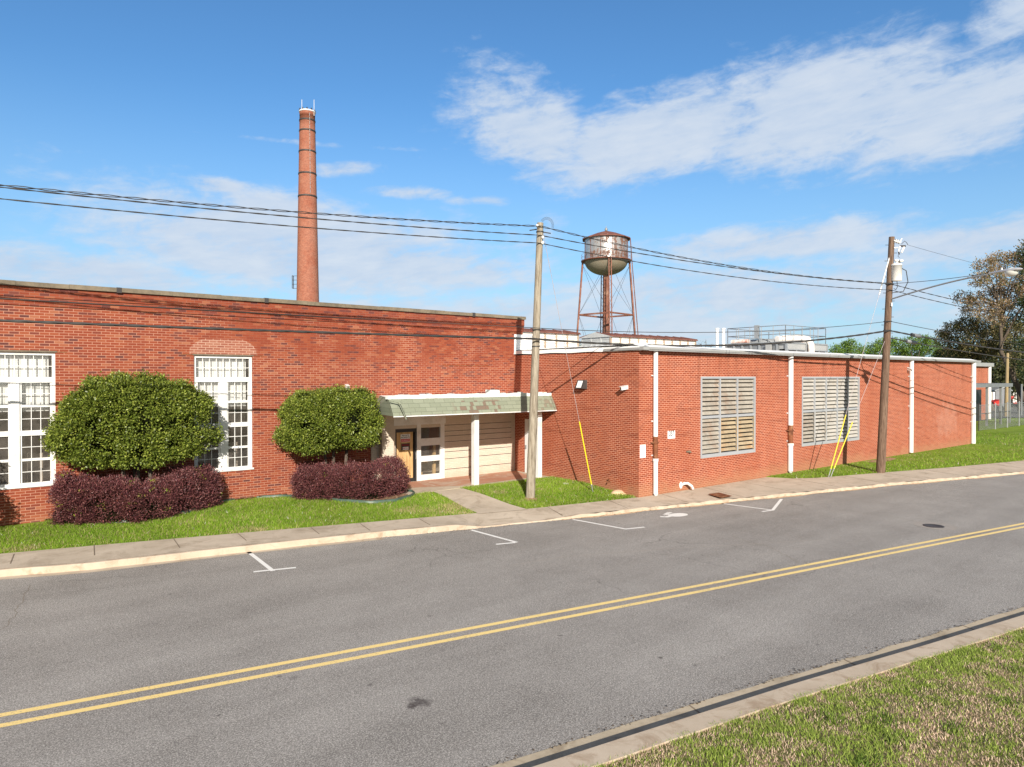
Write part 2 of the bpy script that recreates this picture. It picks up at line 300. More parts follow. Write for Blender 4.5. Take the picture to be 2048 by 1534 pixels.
def shingles():
    m, t, b = newmat('green_roof_shingles'); P = pos(t); s = t.sep(P)
    uv = t.comb(s[0], t.m('MULTIPLY', s[2], 1.16))
    def brick(bw, bh, ms):
        br = t.n('ShaderNodeTexBrick'); t.set(br.inputs['Vector'], uv); br.inputs['Scale'].default_value = 1
        br.inputs['Color1'].default_value = (0, 0, 0, 1); br.inputs['Color2'].default_value = (1, 1, 1, 1); br.inputs['Mortar'].default_value = (0.5, 0.5, 0.5, 1)
        br.inputs['Mortar Size'].default_value = ms; br.inputs['Brick Width'].default_value = bw; br.inputs['Row Height'].default_value = bh; return br
    a = brick(0.42, 0.165, 0.006); k = brick(0.14, 0.165, 0.0)
    c = t.mix(a.outputs['Color'], (0.205, 0.225, 0.165), (0.25, 0.27, 0.205))
    c = t.mix(t.m('MULTIPLY', t.noise(P, 60, 3), 0.35), c, (0.18, 0.21, 0.15))
    zone = t.m('ADD', t.m('MULTIPLY', t.sstep(s[0], 13.2, 13.6), t.m('SUBTRACT', 1.0, t.sstep(s[0], 15.3, 15.5))), t.m('MULTIPLY', t.sstep(s[0], 17.0, 17.2), 0.6))
    zone = t.m('MULTIPLY', zone, t.m('SUBTRACT', 1.0, t.sstep(s[2], 3.28, 3.36)))
    bare = t.m('MULTIPLY', t.m('GREATER_THAN', k.outputs['Color'], 0.60), zone)
    c = t.mix(bare, c, t.mix(t.noise(P, 3.0, 2), (0.15, 0.12, 0.09), (0.20, 0.135, 0.10)))
    c = t.mix(t.m('MULTIPLY', a.outputs['Fac'], 0.65), c, (0.10, 0.11, 0.08))
    t.set(b.inputs['Base Color'], c); b.inputs['Roughness'].default_value = 0.95
    bump(t, b, t.m('MULTIPLY', a.outputs['Fac'], -1.0), 0.6, 0.01); return m
M['shingles'] = shingles()
M['torn_edge'] = concrete('torn_white_roof_edge', (0.72, 0.74, 0.73), (0.8, 0.8, 0.79), (0.25, 0.50, 0.42), 0.8, 3)
# ------------------------------------------------------------------ mesh builder and object helpers
class MB:
    def __init__(s): s.v = []; s.f = []; s.sm = []
    def add(s, vs, fs, smooth=False):
        o = len(s.v); s.v += [tuple(v) for v in vs]; s.f += [tuple(i+o for i in f) for f in fs]; s.sm += [smooth]*len(fs); return s
    def box(s, x0, x1, y0, y1, z0, z1):
        return s.add([(x0, y0, z0), (x1, y0, z0), (x1, y1, z0), (x0, y1, z0), (x0, y0, z1), (x1, y0, z1), (x1, y1, z1), (x0, y1, z1)],
                     [(0, 3, 2, 1), (4, 5, 6, 7), (0, 1, 5, 4), (1, 2, 6, 5), (2, 3, 7, 6), (3, 0, 4, 7)])
    def obox(s, c, ax, hs):
        c = Vector(c); A = [Vector(a).normalized()*h for a, h in zip(ax, hs)]
        vs = [c + A[0]*i + A[1]*j + A[2]*k for k in (-1, 1) for j in (-1, 1) for i in (-1, 1)]
        return s.add(vs, [(0, 2, 3, 1), (4, 5, 7, 6), (0, 1, 5, 4), (1, 3, 7, 5), (3, 2, 6, 7), (2, 0, 4, 6)])
    def bar(s, a, b, w, h, upv=(0, 0, 1)):
        a, b = Vector(a), Vector(b); d = b-a; u = Vector(upv)
        sd = d.cross(u)
        if sd.length < 1e-6: sd = d.cross(Vector((1, 0, 0)))
        u2 = sd.cross(d); return s.obox((a+b)/2, (d, sd, u2), (d.length/2, w/2, h/2))
    def quad(s, a, b, c, d): return s.add([a, b, c, d], [(0, 1, 2, 3)])
    def tube(s, pts, r, n=8, cap=True, smooth=True):
        pts = [Vector(p) for p in pts]; rr = r if hasattr(r, '__len__') else [r]*len(pts); rings = []
        ref = None
        for i, p in enumerate(pts):
            d = (pts[min(i+1, len(pts)-1)] - pts[max(i-1, 0)]).normalized()
            if ref is None: ref = Vector((0, 0, 1)) if abs(d.z) < 0.9 else Vector((1, 0, 0))
            a = d.cross(ref).normalized(); b = a.cross(d).normalized(); ref = b
            rings.append([p + (a*math.cos(2*PI*k/n) + b*math.sin(2*PI*k/n))*rr[i] for k in range(n)])
        vs = [v for g in rings for v in g]; fs = []
        for i in range(len(pts)-1):
            for k in range(n): fs.append((i*n+k, i*n+(k+1) % n, (i+1)*n+(k+1) % n, (i+1)*n+k))
        s.add(vs, fs, smooth)
        if cap: s.add(rings[0], [tuple(range(n))[::-1]]); s.add(rings[-1], [tuple(range(n))])
        return s
    def lathe(s, c, prof, n=24, smooth=True, a0=0.0):
        c = Vector(c); vs = []; fs = []
        for r, z in prof:
            for k in range(n):
                a = a0+2*PI*k/n; vs.append((c.x+r*math.cos(a), c.y+r*math.sin(a), c.z+z))
        for i in range(len(prof)-1):
            for k in range(n): fs.append((i*n+k, i*n+(k+1) % n, (i+1)*n+(k+1) % n, (i+1)*n+k))
        s.add(vs, fs, smooth)
        if prof[0][0] > 1e-4: s.add(vs[:n], [tuple(range(n))[::-1]])
        if prof[-1][0] > 1e-4: s.add(vs[-n:], [tuple(range(n))])
        return s
    def ngon(s, pts): return s.add(pts, [tuple(range(len(pts)))])
    def prism(s, poly, off):
        n = len(poly); off = Vector(off); a = [Vector(p) for p in poly]; b = [p+off for p in a]
        s.add(a+b, [tuple(range(n))[::-1], tuple(range(n, 2*n))] + [(i, (i+1) % n, n+(i+1) % n, n+i) for i in range(n)]); return s
    def ball(s, c, r, n=12, m=8):
        r = r if hasattr(r, '__len__') else (r, r, r); vs = []; fs = []
        for j in range(m+1):
            t = PI*j/m
            for k in range(n): vs.append((c[0]+r[0]*math.sin(t)*math.cos(2*PI*k/n), c[1]+r[1]*math.sin(t)*math.sin(2*PI*k/n), c[2]-r[2]*math.cos(t)))
        for j in range(m):
            for k in range(n): fs.append((j*n+k, j*n+(k+1) % n, (j+1)*n+(k+1) % n, (j+1)*n+k))
        return s.add(vs, fs, True)
LOC = {}
def link(name, me, parent=None):
    o = bpy.data.objects.new(name, me); COL.objects.link(o)
    if parent is not None: o.parent = parent
    return o
def obj(name, mb, mat, parent=None, label=None, origin=None):
    org = Vector(LOC[parent.name]) if parent is not None else Vector(origin or (0, 0, 0))
    me = bpy.data.meshes.new(name)
    me.from_pydata([tuple(Vector(v)-org) for v in mb.v], [], mb.f)
    me.polygons.foreach_set('use_smooth', mb.sm)
    me.materials.append(mat); me.update()
    o = link(name, me, parent); LOC[o.name] = tuple(org)
    if parent is None: o.location = org
    if label: o['label'] = label
    return o
def tag(o, label=None, cat=None, group=None, kind=None):
    for k, v in (('label', label), ('category', cat), ('group', group), ('kind', kind)):
        if v: o[k] = v
    return o
def each(name, mbs, mat, parent):
    for m in mbs: obj(name, m, mat, parent)
def thing(name, label, cat, loc=(0, 0, 0), group=None):
    o = bpy.data.objects.new(name, None); COL.objects.link(o); o.location = loc; LOC[o.name] = tuple(loc)
    return tag(o, label, cat, group)
def struct(name, mb, mat): return tag(obj(name, mb, mat), kind='structure')
def raw(name, V, Q, tint, mat, parent=None, nper=4):
    """big flat-shaded mesh from numpy: V (n,3), Q faces of nper consecutive verts, tint (n,3) per vertex"""
    org = np.array(LOC[parent.name]) if parent is not None else np.zeros(3)
    V = np.asarray(V, dtype=np.float32) - org.astype(np.float32)
    n = len(V); nf = n//nper
    me = bpy.data.meshes.new(name); me.vertices.add(n); me.vertices.foreach_set('co', V.ravel())
    me.loops.add(n); me.loops.foreach_set('vertex_index', np.arange(n, dtype=np.int32))
    me.polygons.add(nf); me.polygons.foreach_set('loop_start', np.arange(nf, dtype=np.int32)*nper)
    me.polygons.foreach_set('loop_total', np.full(nf, nper, dtype=np.int32))
    at = me.color_attributes.new('tint', 'FLOAT_COLOR', 'POINT')
    at.data.foreach_set('color', np.concatenate([tint, np.ones((n, 1))], 1).astype(np.float32).ravel())
    me.materials.append(mat); me.update(calc_edges=True); me.validate()
    return link(name, me, parent)
def leaves(name, P, N, size, pal, mat, parent, aspect=0.5, spread=0.7, var=0.35):
    """one folded-diamond leaf per point"""
    n = len(P); t = N + rng.normal(0, spread, (n, 3)); t /= np.linalg.norm(t, axis=1)[:, None]
    w = np.cross(t, rng.normal(0, 1, (n, 3))); w /= np.linalg.norm(w, axis=1)[:, None]
    s = size*(1+rng.uniform(-var, var, n))[:, None]
    V = np.stack([P, P+t*s*0.5+w*s*aspect*0.5, P+t*s, P+t*s*0.5-w*s*aspect*0.5], 1).reshape(-1, 3)
    pal = np.array(pal); k = rng.integers(0, len(pal), n); c = pal[k]*(1+rng.uniform(-0.22, 0.22, (n, 1)))
    return raw(name, V, None, np.repeat(c, 4, 0), mat, parent)
def interp(pts):
    xs = np.array([p[0] for p in pts]); ys = np.array([p[1] for p in pts])
    return lambda x: np.interp(x, xs, ys)
# ------------------------------------------------------------------ ground, road, kerbs, sidewalk
yK = interp([(-30, 22.0), (-14, 20.4), (0.5, 18.4), (2.1, 17.85), (5.4, 17.3), (8.5, 16.7), (11.2, 16.0), (14.1, 15.35), (16.8, 14.8), (20.2, 14.05), (24.8, 13.0), (28.9, 12.1), (36.9, 10.0), (60, 4.5), (140, -15)])
yI = interp([(-30, 22.6), (-14, 22.0), (0.5, 20.15), (2.4, 19.7), (5.6, 18.9), (12.1, 17.2), (13.8, 16.75), (18.11, 16.0), (18.4, 15.94), (26.0, 15.94), (26.5, 15.1), (27.4, 14.55), (31.2, 13.6), (35.3, 12.5), (41.3, 11.2), (60, 6.6), (140, -12.5)])
yN = interp([(-30, 11.5), (0, 6.9), (4.4, 6.1), (5.8, 5.88), (8.6, 5.42), (11.6, 4.85), (15.6, 4.15), (40, -1.2), (140, -25)])     # road edge of the near gutter
zK = interp([(10.7, 0.0), (11.5, -0.115), (13.6, -0.115), (14.5, -0.06), (60, -0.05)])
E_px = [(85, 1040), (130, 1048), (190, 1050), (250, 1048), (300, 1043), (380, 1030), (430, 1013), (490, 1003), (560, 999), (620, 1002), (680, 1008), (740, 1010), (790, 1006), (822, 998)]
EP = [onZ(x, y, 0.10) for x, y in E_px]
yE = interp([(p.x, p.y) for p in EP])
def zg(x, y):
    yi = float(yI(x))
    if x > 18.5: return 0.0
    t = min(1, max(0, (y-yi)/3.0)); return 0.19*t*t*(3-2*t)
g = MB(); S = 900
g.add([(-S, -S, -0.45), (S, -S, -0.45), (S, S, -0.45), (-S, S, -0.45)], [(0, 1, 2, 3)])
struct('ground', g, M['ground'])
def strip(xs, ya, yb, za, zb, n=1):
    """sheet between two curves of x; za/zb give the height along each"""
    mb = MB(); vs = []; fs = []
    for x in xs:
        a, b = float(ya(x)), float(yb(x))
        for k in range(n+1):
            t = k/n; y = a+(b-a)*t; vs.append((x, y, za(x, y)*(1-t)+zb(x, y)*t))
    m = n+1
    for i in range(len(xs)-1):
        for k in range(n): fs.append((i*m+k, (i+1)*m+k, (i+1)*m+k+1, i*m+k+1))
    mb.add(vs, fs); return mb
XSs = list(np.concatenate([np.arange(-30, 60, 0.5), np.arange(60, 141, 5)]))
rd = struct('road', strip(XSs, lambda x: yN(x)-0.012, lambda x: yK(x)+0.3, lambda x, y: ZR, lambda x, y: ZR, 3), M['asphalt'])
# far kerb: body with face, top and back, split at joints
kb = MB()
def kerb_wob(x): return 0.012*math.sin(x*3.1)+0.010*math.sin(x*7.7+1)+ (0.02*math.sin(x*13)+0.015*math.sin(x*29) if x > 14 else 0)
kxs = list(np.arange(-30, 62, 0.25)); KW = 0.17
prof = []
for x in kxs:
    y = float(yK(x)) + kerb_wob(x); z = float(zK(x)) + (0.012*math.sin(x*9)+0.01*math.sin(x*23) if x > 14.3 else 0)
    kw = KW if x < 10.7 else 0.09; prof.append([(x, y, ZR-0.1), (x, y+0.015, z-0.03), (x, y+0.045, z), (x, y+kw, z), (x, y+kw, ZR-0.1)])
vs = [p for r in prof for p in r]; fs = []
for i in range(len(kxs)-1):
    for k in range(4): fs.append((i*5+k, (i+1)*5+k, (i+1)*5+k+1, i*5+k+1))
kb.add(vs, fs); struct('kerb', kb, M['kerbstone'])
# gutter apron left of the drive ramp
ga = strip(list(np.arange(-30, 8.6, 0.5)) + [8.6], lambda x: yK(x)-0.22-0.03*math.sin(x*0.9), lambda x: yK(x)+0.05, lambda x, y: ZR+0.004, lambda x, y: ZR+0.004)
obj('gutter_apron', ga, M['kerbstone'], rd)
ga = strip(list(np.arange(14.0, 60, 0.5)), lambda x: yK(x)-0.10-0.07*math.sin(x*1.7)-0.04*math.sin(x*5.1), lambda x: yK(x)+0.05, lambda x, y: ZR+0.004, lambda x, y: ZR+0.004)
obj('gutter_silt', ga, M['sand'], rd)
sw = strip(list(np.arange(-30, 62, 0.25)), lambda x: yK(x)+(KW if x < 10.7 else 0.085), lambda x: yI(x), lambda x, y: float(zK(x))+0.002, lambda x, y: 0.0 if x < 18 or x > 26 else 0.0, 4)
swo = struct('sidewalk', sw, M['sidewalk'])
jm = MB()
for px in [(28, 1108, 20, 1129), (188, 1090, 189, 1112), (347, 1077, 361, 1097), (476, 1067, 494, 1082), (622, 1055, 640, 1069), (720, 1047, 742, 1062), (838, 1037, 862, 1051)]:
    a = onZ(px[0], px[1], 0.004); b = a.lerp(onZ(px[2], px[3], 0.004), 0.93); jm.bar(a, b, 0.022, 0.004)
for x in np.arange(14.5, 58, 2.4):
    a = Vector((x, float(yI(x)), 0.003)); b = Vector((x-0.35, float(yK(x-0.35))+KW, float(zK(x))+0.005)); jm.bar(a, b, 0.02, 0.004)
obj('expansion_joint', jm, M['joint'], swo)
# near gutter pan, kerb and verge
GW = 0.52
gp = strip(XSs, lambda x: yN(x)-GW, lambda x: yN(x)+0.02*math.sin(x*5)+0.015*math.sin(x*17), lambda x, y: ZR-0.02, lambda x, y: ZR+0.005)
go = struct('gutter', gp, M['gutter'])
gj = MB()
for x in np.arange(1.2, 40, 3.05):
    gj.bar((x-0.05, float(yN(x-0.05))-GW, ZR-0.014), (x+0.07, float(yN(x+0.07)), ZR+0.009), 0.02, 0.004)
obj('gutter_joint', gj, M['joint'], go)
kb = MB(); prof = []
for x in kxs:
    y = float(yN(x))-GW
    wob = 0.03*math.sin(x*1.9)+0.02*math.sin(x*4.3)
    prof.append([(x, y, ZR-0.2), (x, y-0.02, 0.045), (x, y-0.05, 0.075), (x, y-0.36+wob*0.2, 0.08), (x, y-0.37, -0.3)])
vs = [p for r in prof for p in r]; fs = []
for i in range(len(kxs)-1):
    for k in range(4): fs.append((i*5+k+1, (i+1)*5+k+1, (i+1)*5+k, i*5+k))
kb.add(vs, fs); struct('near_kerb', kb, M['kerbstone'])
def zv(x, y):
    d = float(yN(x))-GW-0.34-y
    return 0.055+0.03*min(1, max(d, 0)/1.5)+0.02*math.sin(x*1.3+y)*min(1, d)
vb = MB(); vs = []; fs = []; vx = list(np.arange(-30, 62, 0.5)); NV = 16
for x in vx:
    y0 = float(yN(x))-GW-0.31
    for k in range(NV+1): y = y0-(k/NV)**1.6*26; vs.append((x, y, zv(x, y)))
for i in range(len(vx)-1):
    for k in range(NV): fs.append((i*(NV+1)+k+1, (i+1)*(NV+1)+k+1, (i+1)*(NV+1)+k, i*(NV+1)+k))
vb.add(vs, fs, True); struct('verge', vb, M['verge'])
# lawn sheets
lx = list(np.arange(-30, XS+0.01, 0.37))+[XS]
lw = MB(); vs = []; fs = []; NL = 14
for x in lx:
    for k in range(NL+1):
        y = float(yI(x))+(YL+0.05-float(yI(x)))*k/NL; vs.append((x, y, zg(x, y)-0.006+(0 if k else 0)))
for i in range(len(lx)-1):
    for k in range(NL): fs.append((i*(NL+1)+k, (i+1)*(NL+1)+k, (i+1)*(NL+1)+k+1, i*(NL+1)+k+1))
lw.add(vs, fs, True); struct('front_lawn', lw, M['lawn'])
rl = strip([26.0, 26.25, 26.5]+list(np.arange(27, AX1, 1.0))+[AX1], lambda x: yI(x), lambda x: YF+0.05, lambda x, y: -0.006, lambda x, y: 0.03, 4)
struct('side_lawn', rl, M['lawn'])
fl = strip([AX1]+list(np.arange(50, 100, 1.0)), lambda x: yI(x), lambda x: 40.0, lambda x, y: -0.006, lambda x, y: 0.05, 4)
struct('far_lawn', fl, M['lawn'])
lot = MB().ngon([tuple(onZ(px, py, 0.085)) for px, py in ((1900, 836), (2300, 833), (2300, 790), (1900, 790))][::1])
struct('gravel_lot', lot, M['lot'])
# planting bed
mb = MB(); vs = []; fs = []
for p in EP:
    for k in range(5):
        y = p.y+(YL-p.y)*k/4; vs.append((p.x, y, zg(p.x, y)+0.022+0.015*math.sin(p.x*5+k)))
for i in range(len(EP)-1):
    for k in range(4): fs.append((i*5+k, (i+1)*5+k, (i+1)*5+k+1, i*5+k+1))
mb.add(vs, fs, True)
struct('planting_bed', mb, M['mulch'])
ed = MB()
ends = [Vector((p.x, p.y, 0)) for p in EP] + [onZ(829, 993, 0.1), onZ(824, 988.5, 0.12), onZ(815, 987.5, 0.12)]
pts = []
for i in range(len(ends)-1):
    for k in range(4):
        q = ends[i].lerp(ends[i+1], k/4); pts.append(q)
pts.append(ends[-1])
vs = []; fs = []
for q in pts:
    z = zg(q.x, q.y); d = 0.045
    vs += [(q.x, q.y-d, z-0.03), (q.x, q.y-d*0.9, z+0.065), (q.x, q.y-0.01, z+0.085), (q.x+0.0, q.y+0.02, z+0.07), (q.x, q.y+0.03, z-0.03)]
for i in range(len(pts)-1):
    for k in range(4): fs.append((i*5+k, (i+1)*5+k, (i+1)*5+k+1, i*5+k+1))
ed.add(vs, fs, True)
tag(obj('lawn_edging', ed, M['edging']), 'dark green plastic edging strip curving between the lawn and the planting bed', 'edging')
# porch slab and walkway
ps = MB().box(10.7, XS, 20.45, YL, -0.1, 0.20)
pso = struct('porch_slab', ps, M['sidewalk'])
obj('red_floor_paint', MB().add([(12.0, 21.7, 0.204), (14.3, 20.75, 0.204), (17.5, 20.9, 0.204), (18.05, 22.75, 0.204), (12.2, 22.8, 0.204)], [(0, 1, 2, 3, 4)]), M['porch_red'], pso)
wa = [onZ(866, 984, .195), onZ(905, 1003, .1), onZ(958, 1027.5, 0.0)]; wb = [onZ(926, 978, .195), onZ(985, 997, .1), onZ(1056, 1019, 0.0)]
wm = MB(); walk = []
for k in range(9):
    t = k/8
    def bz(P): return P[0]*(1-t)**2+P[1]*2*t*(1-t)+P[2]*t*t
    a, b = bz(wa), bz(wb)
    e_ = 0.003+0.009*(1-t)**0.5; a.z = max(0.206*(1-t)**1.3+e_, zg(a.x, a.y)+e_); b.z = max(0.206*(1-t)**1.3+e_, zg(b.x, b.y)+e_); walk.append((a, b))
for i in range(len(walk)-1): wm.quad(walk[i][0], walk[i+1][0], walk[i+1][1], walk[i][1])
struct('walkway', wm, M['sidewalk'])
# road markings
def ribbon(pts, w, z):
    mb = MB(); pts = [Vector((p[0], p[1], z)) for p in pts]; L = []
    for i, p in enumerate(pts):
        d = (pts[min(i+1, len(pts)-1)]-pts[max(i-1, 0)]); d.z = 0; d.normalize(); nrm = Vector((-d.y, d.x, 0)); L.append((p+nrm*w/2, p-nrm*w/2))
    for i in range(len(L)-1): mb.quad(L[i][1], L[i+1][1], L[i+1][0], L[i][0])
    return mb
def poly_from_px(px, z=ZR): return [onZ(x, y, z) for x, y in px]
def smooth_line(pts, ext0, ext1):
    pts = [Vector((p[0], p[1], 0)) for p in pts]
    pts = [pts[0]+(pts[0]-pts[1]).normalized()*ext0]+pts+[pts[-1]+(pts[-1]-pts[-2]).normalized()*ext1]
    out = []
    for i in range(len(pts)-1):
        for k in range(6): out.append(pts[i].lerp(pts[i+1], k/6))
    out.append(pts[-1]); return out
YA = [(0, 1431), (300, 1376), (780, 1287), (1100, 1227), (1400, 1171), (1750, 1104), (2048, 1047)]
YB = [(0, 1452), (300, 1395), (780, 1303), (1100, 1241), (1400, 1183), (1750, 1113), (2048, 1054)]
for Y in (YA, YB):
    obj('centre_line', ribbon(smooth_line(poly_from_px(Y), 25, 70), 0.115, ZR+0.004), M['yellow'], rd)
def mark(segs, w=0.10):
    mb = MB(); z = ZR+0.004
    for k, s in enumerate(segs):
        pts = poly_from_px(s); r = ribbon(pts, w, z+0.002*k); mb.add(r.v, r.f)
    return obj('parking_mark', mb, M['white_line'], rd)
mark([[(497, 1104), (546, 1142)], [(507, 1144), (592, 1135.5)]])
mark([[(942, 1060), (1034, 1085)], [(992, 1089), (1030, 1085.5)]])
mark([[(1146, 1039), (1253, 1058.5)], [(1250, 1058.5), (1289, 1054.5)]])
mark([[(1443, 1007), (1546, 1020.5)], [(1524, 1023.5), (1546, 1020.5)], [(1545, 1021), (1563, 998.5)]])
sy = MB(); z = ZR+0.005
wheel = [onZ(1356+20*math.cos(a), 1029.7+3.5*math.sin(a)-(0.6*math.cos(a)), z) for a in np.linspace(0, 2*PI, 24)[:-1]]
sy.ngon(wheel[::-1])
for seg, w in (([(1320.5, 1033.6), (1333, 1034.2), (1346, 1031.0)], 0.16), ([(1327, 1030.2), (1337, 1029.2), (1345, 1030.4)], 0.10), ([(1333, 1025.7), (1343.5, 1025.7)], 0.13), ([(1331, 1028.5), (1338, 1026.3)], 0.14)):
    r = ribbon(poly_from_px(seg), w, z+0.002); sy.add(r.v, r.f)
obj('wheelchair_symbol', sy, M['white_line'], rd)
mh = onZ(1870, 1051.5, ZR)
obj('manhole_patch', MB().lathe((mh.x, mh.y, ZR+0.003), [(0.55, 0), (0.55, 0.002)], 20), M['patch'], rd)
obj('manhole_cover', MB().lathe((mh.x-0.1, mh.y, ZR+0.004), [(0.27, 0), (0.27, 0.012), (0.22, 0.014), (0.21, 0.006), (0.0, 0.006)], 24), M['darksteel'], rd)
dg_ = [onZ(x, y, 0.005) for x, y in ((1416, 988.5), (1440, 985.5), (1465, 992), (1442, 995.5))]
gr = MB().ngon(dg_[::-1])
for k in range(1, 8):
    a = dg_[0].lerp(dg_[1], k/8); b = dg_[3].lerp(dg_[2], k/8); a.z = b.z = 0.014; gr.bar(a, b, 0.05, 0.012)
tag(obj('drain_grate', gr, M['rust']), 'rusty rectangular drain grate set in the sidewalk by the annex wall', 'drain')
obj('paving_seam', ribbon(smooth_line(poly_from_px([(1020, 1131), (1130, 1113), (1330, 1098), (1480, 1089), (1640, 1080)]), 0, 0), 0.05, ZR+0.0022), M['patch'], rd)
# long tar-dark cracks in the road
for pl in ([(1465, 1072), (1500, 1085), (1540, 1094), (1575, 1112), (1600, 1128)], [(60, 1170), (45, 1200), (28, 1230), (5, 1262)], [(1700, 1022), (1740, 1028), (1790, 1034), (1840, 1045)]):
    P = poly_from_px(pl); q = []
    for i in range(len(P)-1):
        for k in range(8):
            u = P[i].lerp(P[i+1], k/8); u.x += random.uniform(-.04, .04); u.y += random.uniform(-.04, .04); q.append(u)
    r = ribbon(q, 0.010, ZR+0.0025); obj('crack', r, M['joint'], rd)
# ------------------------------------------------------------------ buildings
def wall_y(x0, x1, z0, z1, Y, holes, reveal=0.12, back=0.3):
    """brick wall facing -Y with real openings and reveals"""
    xs = sorted({x0, x1, *[h[0] for h in holes], *[h[1] for h in holes]}); zs = sorted({z0, z1, *[h[2] for h in holes], *[h[3] for h in holes]})
    mb = MB()
    for i in range(len(xs)-1):
        for k in range(len(zs)-1):
            cx, cz = (xs[i]+xs[i+1])/2, (zs[k]+zs[k+1])/2
            if any(h[0] < cx < h[1] and h[2] < cz < h[3] for h in holes): continue
            mb.quad((xs[i], Y, zs[k]), (xs[i+1], Y, zs[k]), (xs[i+1], Y, zs[k+1]), (xs[i], Y, zs[k+1]))
    for a, b, c, d in holes:
        r = reveal
        mb.quad((a, Y, c), (a, Y+r, c), (a, Y+r, d), (a, Y, d)); mb.quad((b, Y, d), (b, Y+r, d), (b, Y+r, c), (b, Y, c))
        mb.quad((a, Y, d), (a, Y+r, d), (b, Y+r, d), (b, Y, d)); mb.quad((b, Y, c), (b, Y+r, c), (a, Y+r, c), (a, Y, c))
    return mb
# ---- the old mill
MX0, MX1, MZ = -16.0, 18.55, 6.60
mill = thing('mill_building', 'long old red brick mill building with stone coping and tall white windows', 'building', (1.0, YL, 0))
W1 = (0.0, 1.83, 1.20, 4.84); W2 = (5.42, 7.20, 1.20, 4.84)
DOOR = (onY(790, 960, YL).x, onY(833, 960, YL).x, 0.20, 2.22)
SIDE = (DOOR[1], onY(888, 958, YL).x, 0.20, 2.22)
wl = wall_y(MX0, MX1, -0.3, 6.11, YL, [W1, W2, (DOOR[0], SIDE[1], 0.20, 2.22)])
wl.box(MX1-0.02, MX1, YL+0.002, YL+24, -0.3, 6.6); wl.box(MX0, MX0+0.3, YL+0.3, YL+24, -0.3, 6.6)
obj('wall', wl, M['brick_old'], mill)
cz = [(6.11, 6.245, 0.035), (6.245, 6.335, 0.065), (6.335, 6.62, 0.095)]
cm = MB()
for a, b, o in cz: cm.box(MX0, MX1+0.02, YL-o, YL+0.30, a, b-0.0005)
obj('cornice', cm, M['brick_cornice'], mill)
joints = [MX0-0.04] + [onY(px, 590, YL-0.1).x for px in (238, 532)] + [15.9, MX1+0.06]
for i in range(len(joints)-1):
    a, b = joints[i]+0.012, joints[i+1]-0.012
    cp = MB(); n = max(1, int((b-a)/1.2)); 
    for k in range(n):
        u, v = a+(b-a)*k/n, a+(b-a)*(k+1)/n
        cp.box(u+0.002, v-0.002, YL-0.17, YL+0.35, 6.62+0.004*math.sin(k*2.1+i), 6.745+0.006*math.sin(k*1.7+i))
    obj('coping', cp, M['coping'], mill)
each('coping_patch', [MB().box(j-0.07, j+0.06, YL-0.178, YL+0.2, 6.60, 6.756) for j in joints[1:-1]], M['birdtop'], mill)
obj('roof', MB().quad((MX0, YL+0.3, 6.0), (MX1, YL+0.3, 6.0), (MX1, YL+24, 6.0), (MX0, YL+24, 6.0)), M['steel_grey'], mill)
for x0, x1, z in ((1.83, 2.1, 4.86), (5.05, 7.55, 4.858), (onY(885, 719, YL).x, onY(978, 719, YL).x, 4.63)):
    obj('lintel', MB().box(x0, x1, YL-0.006, YL+0.05, z-0.012, z+0.012), M['rust'], mill)
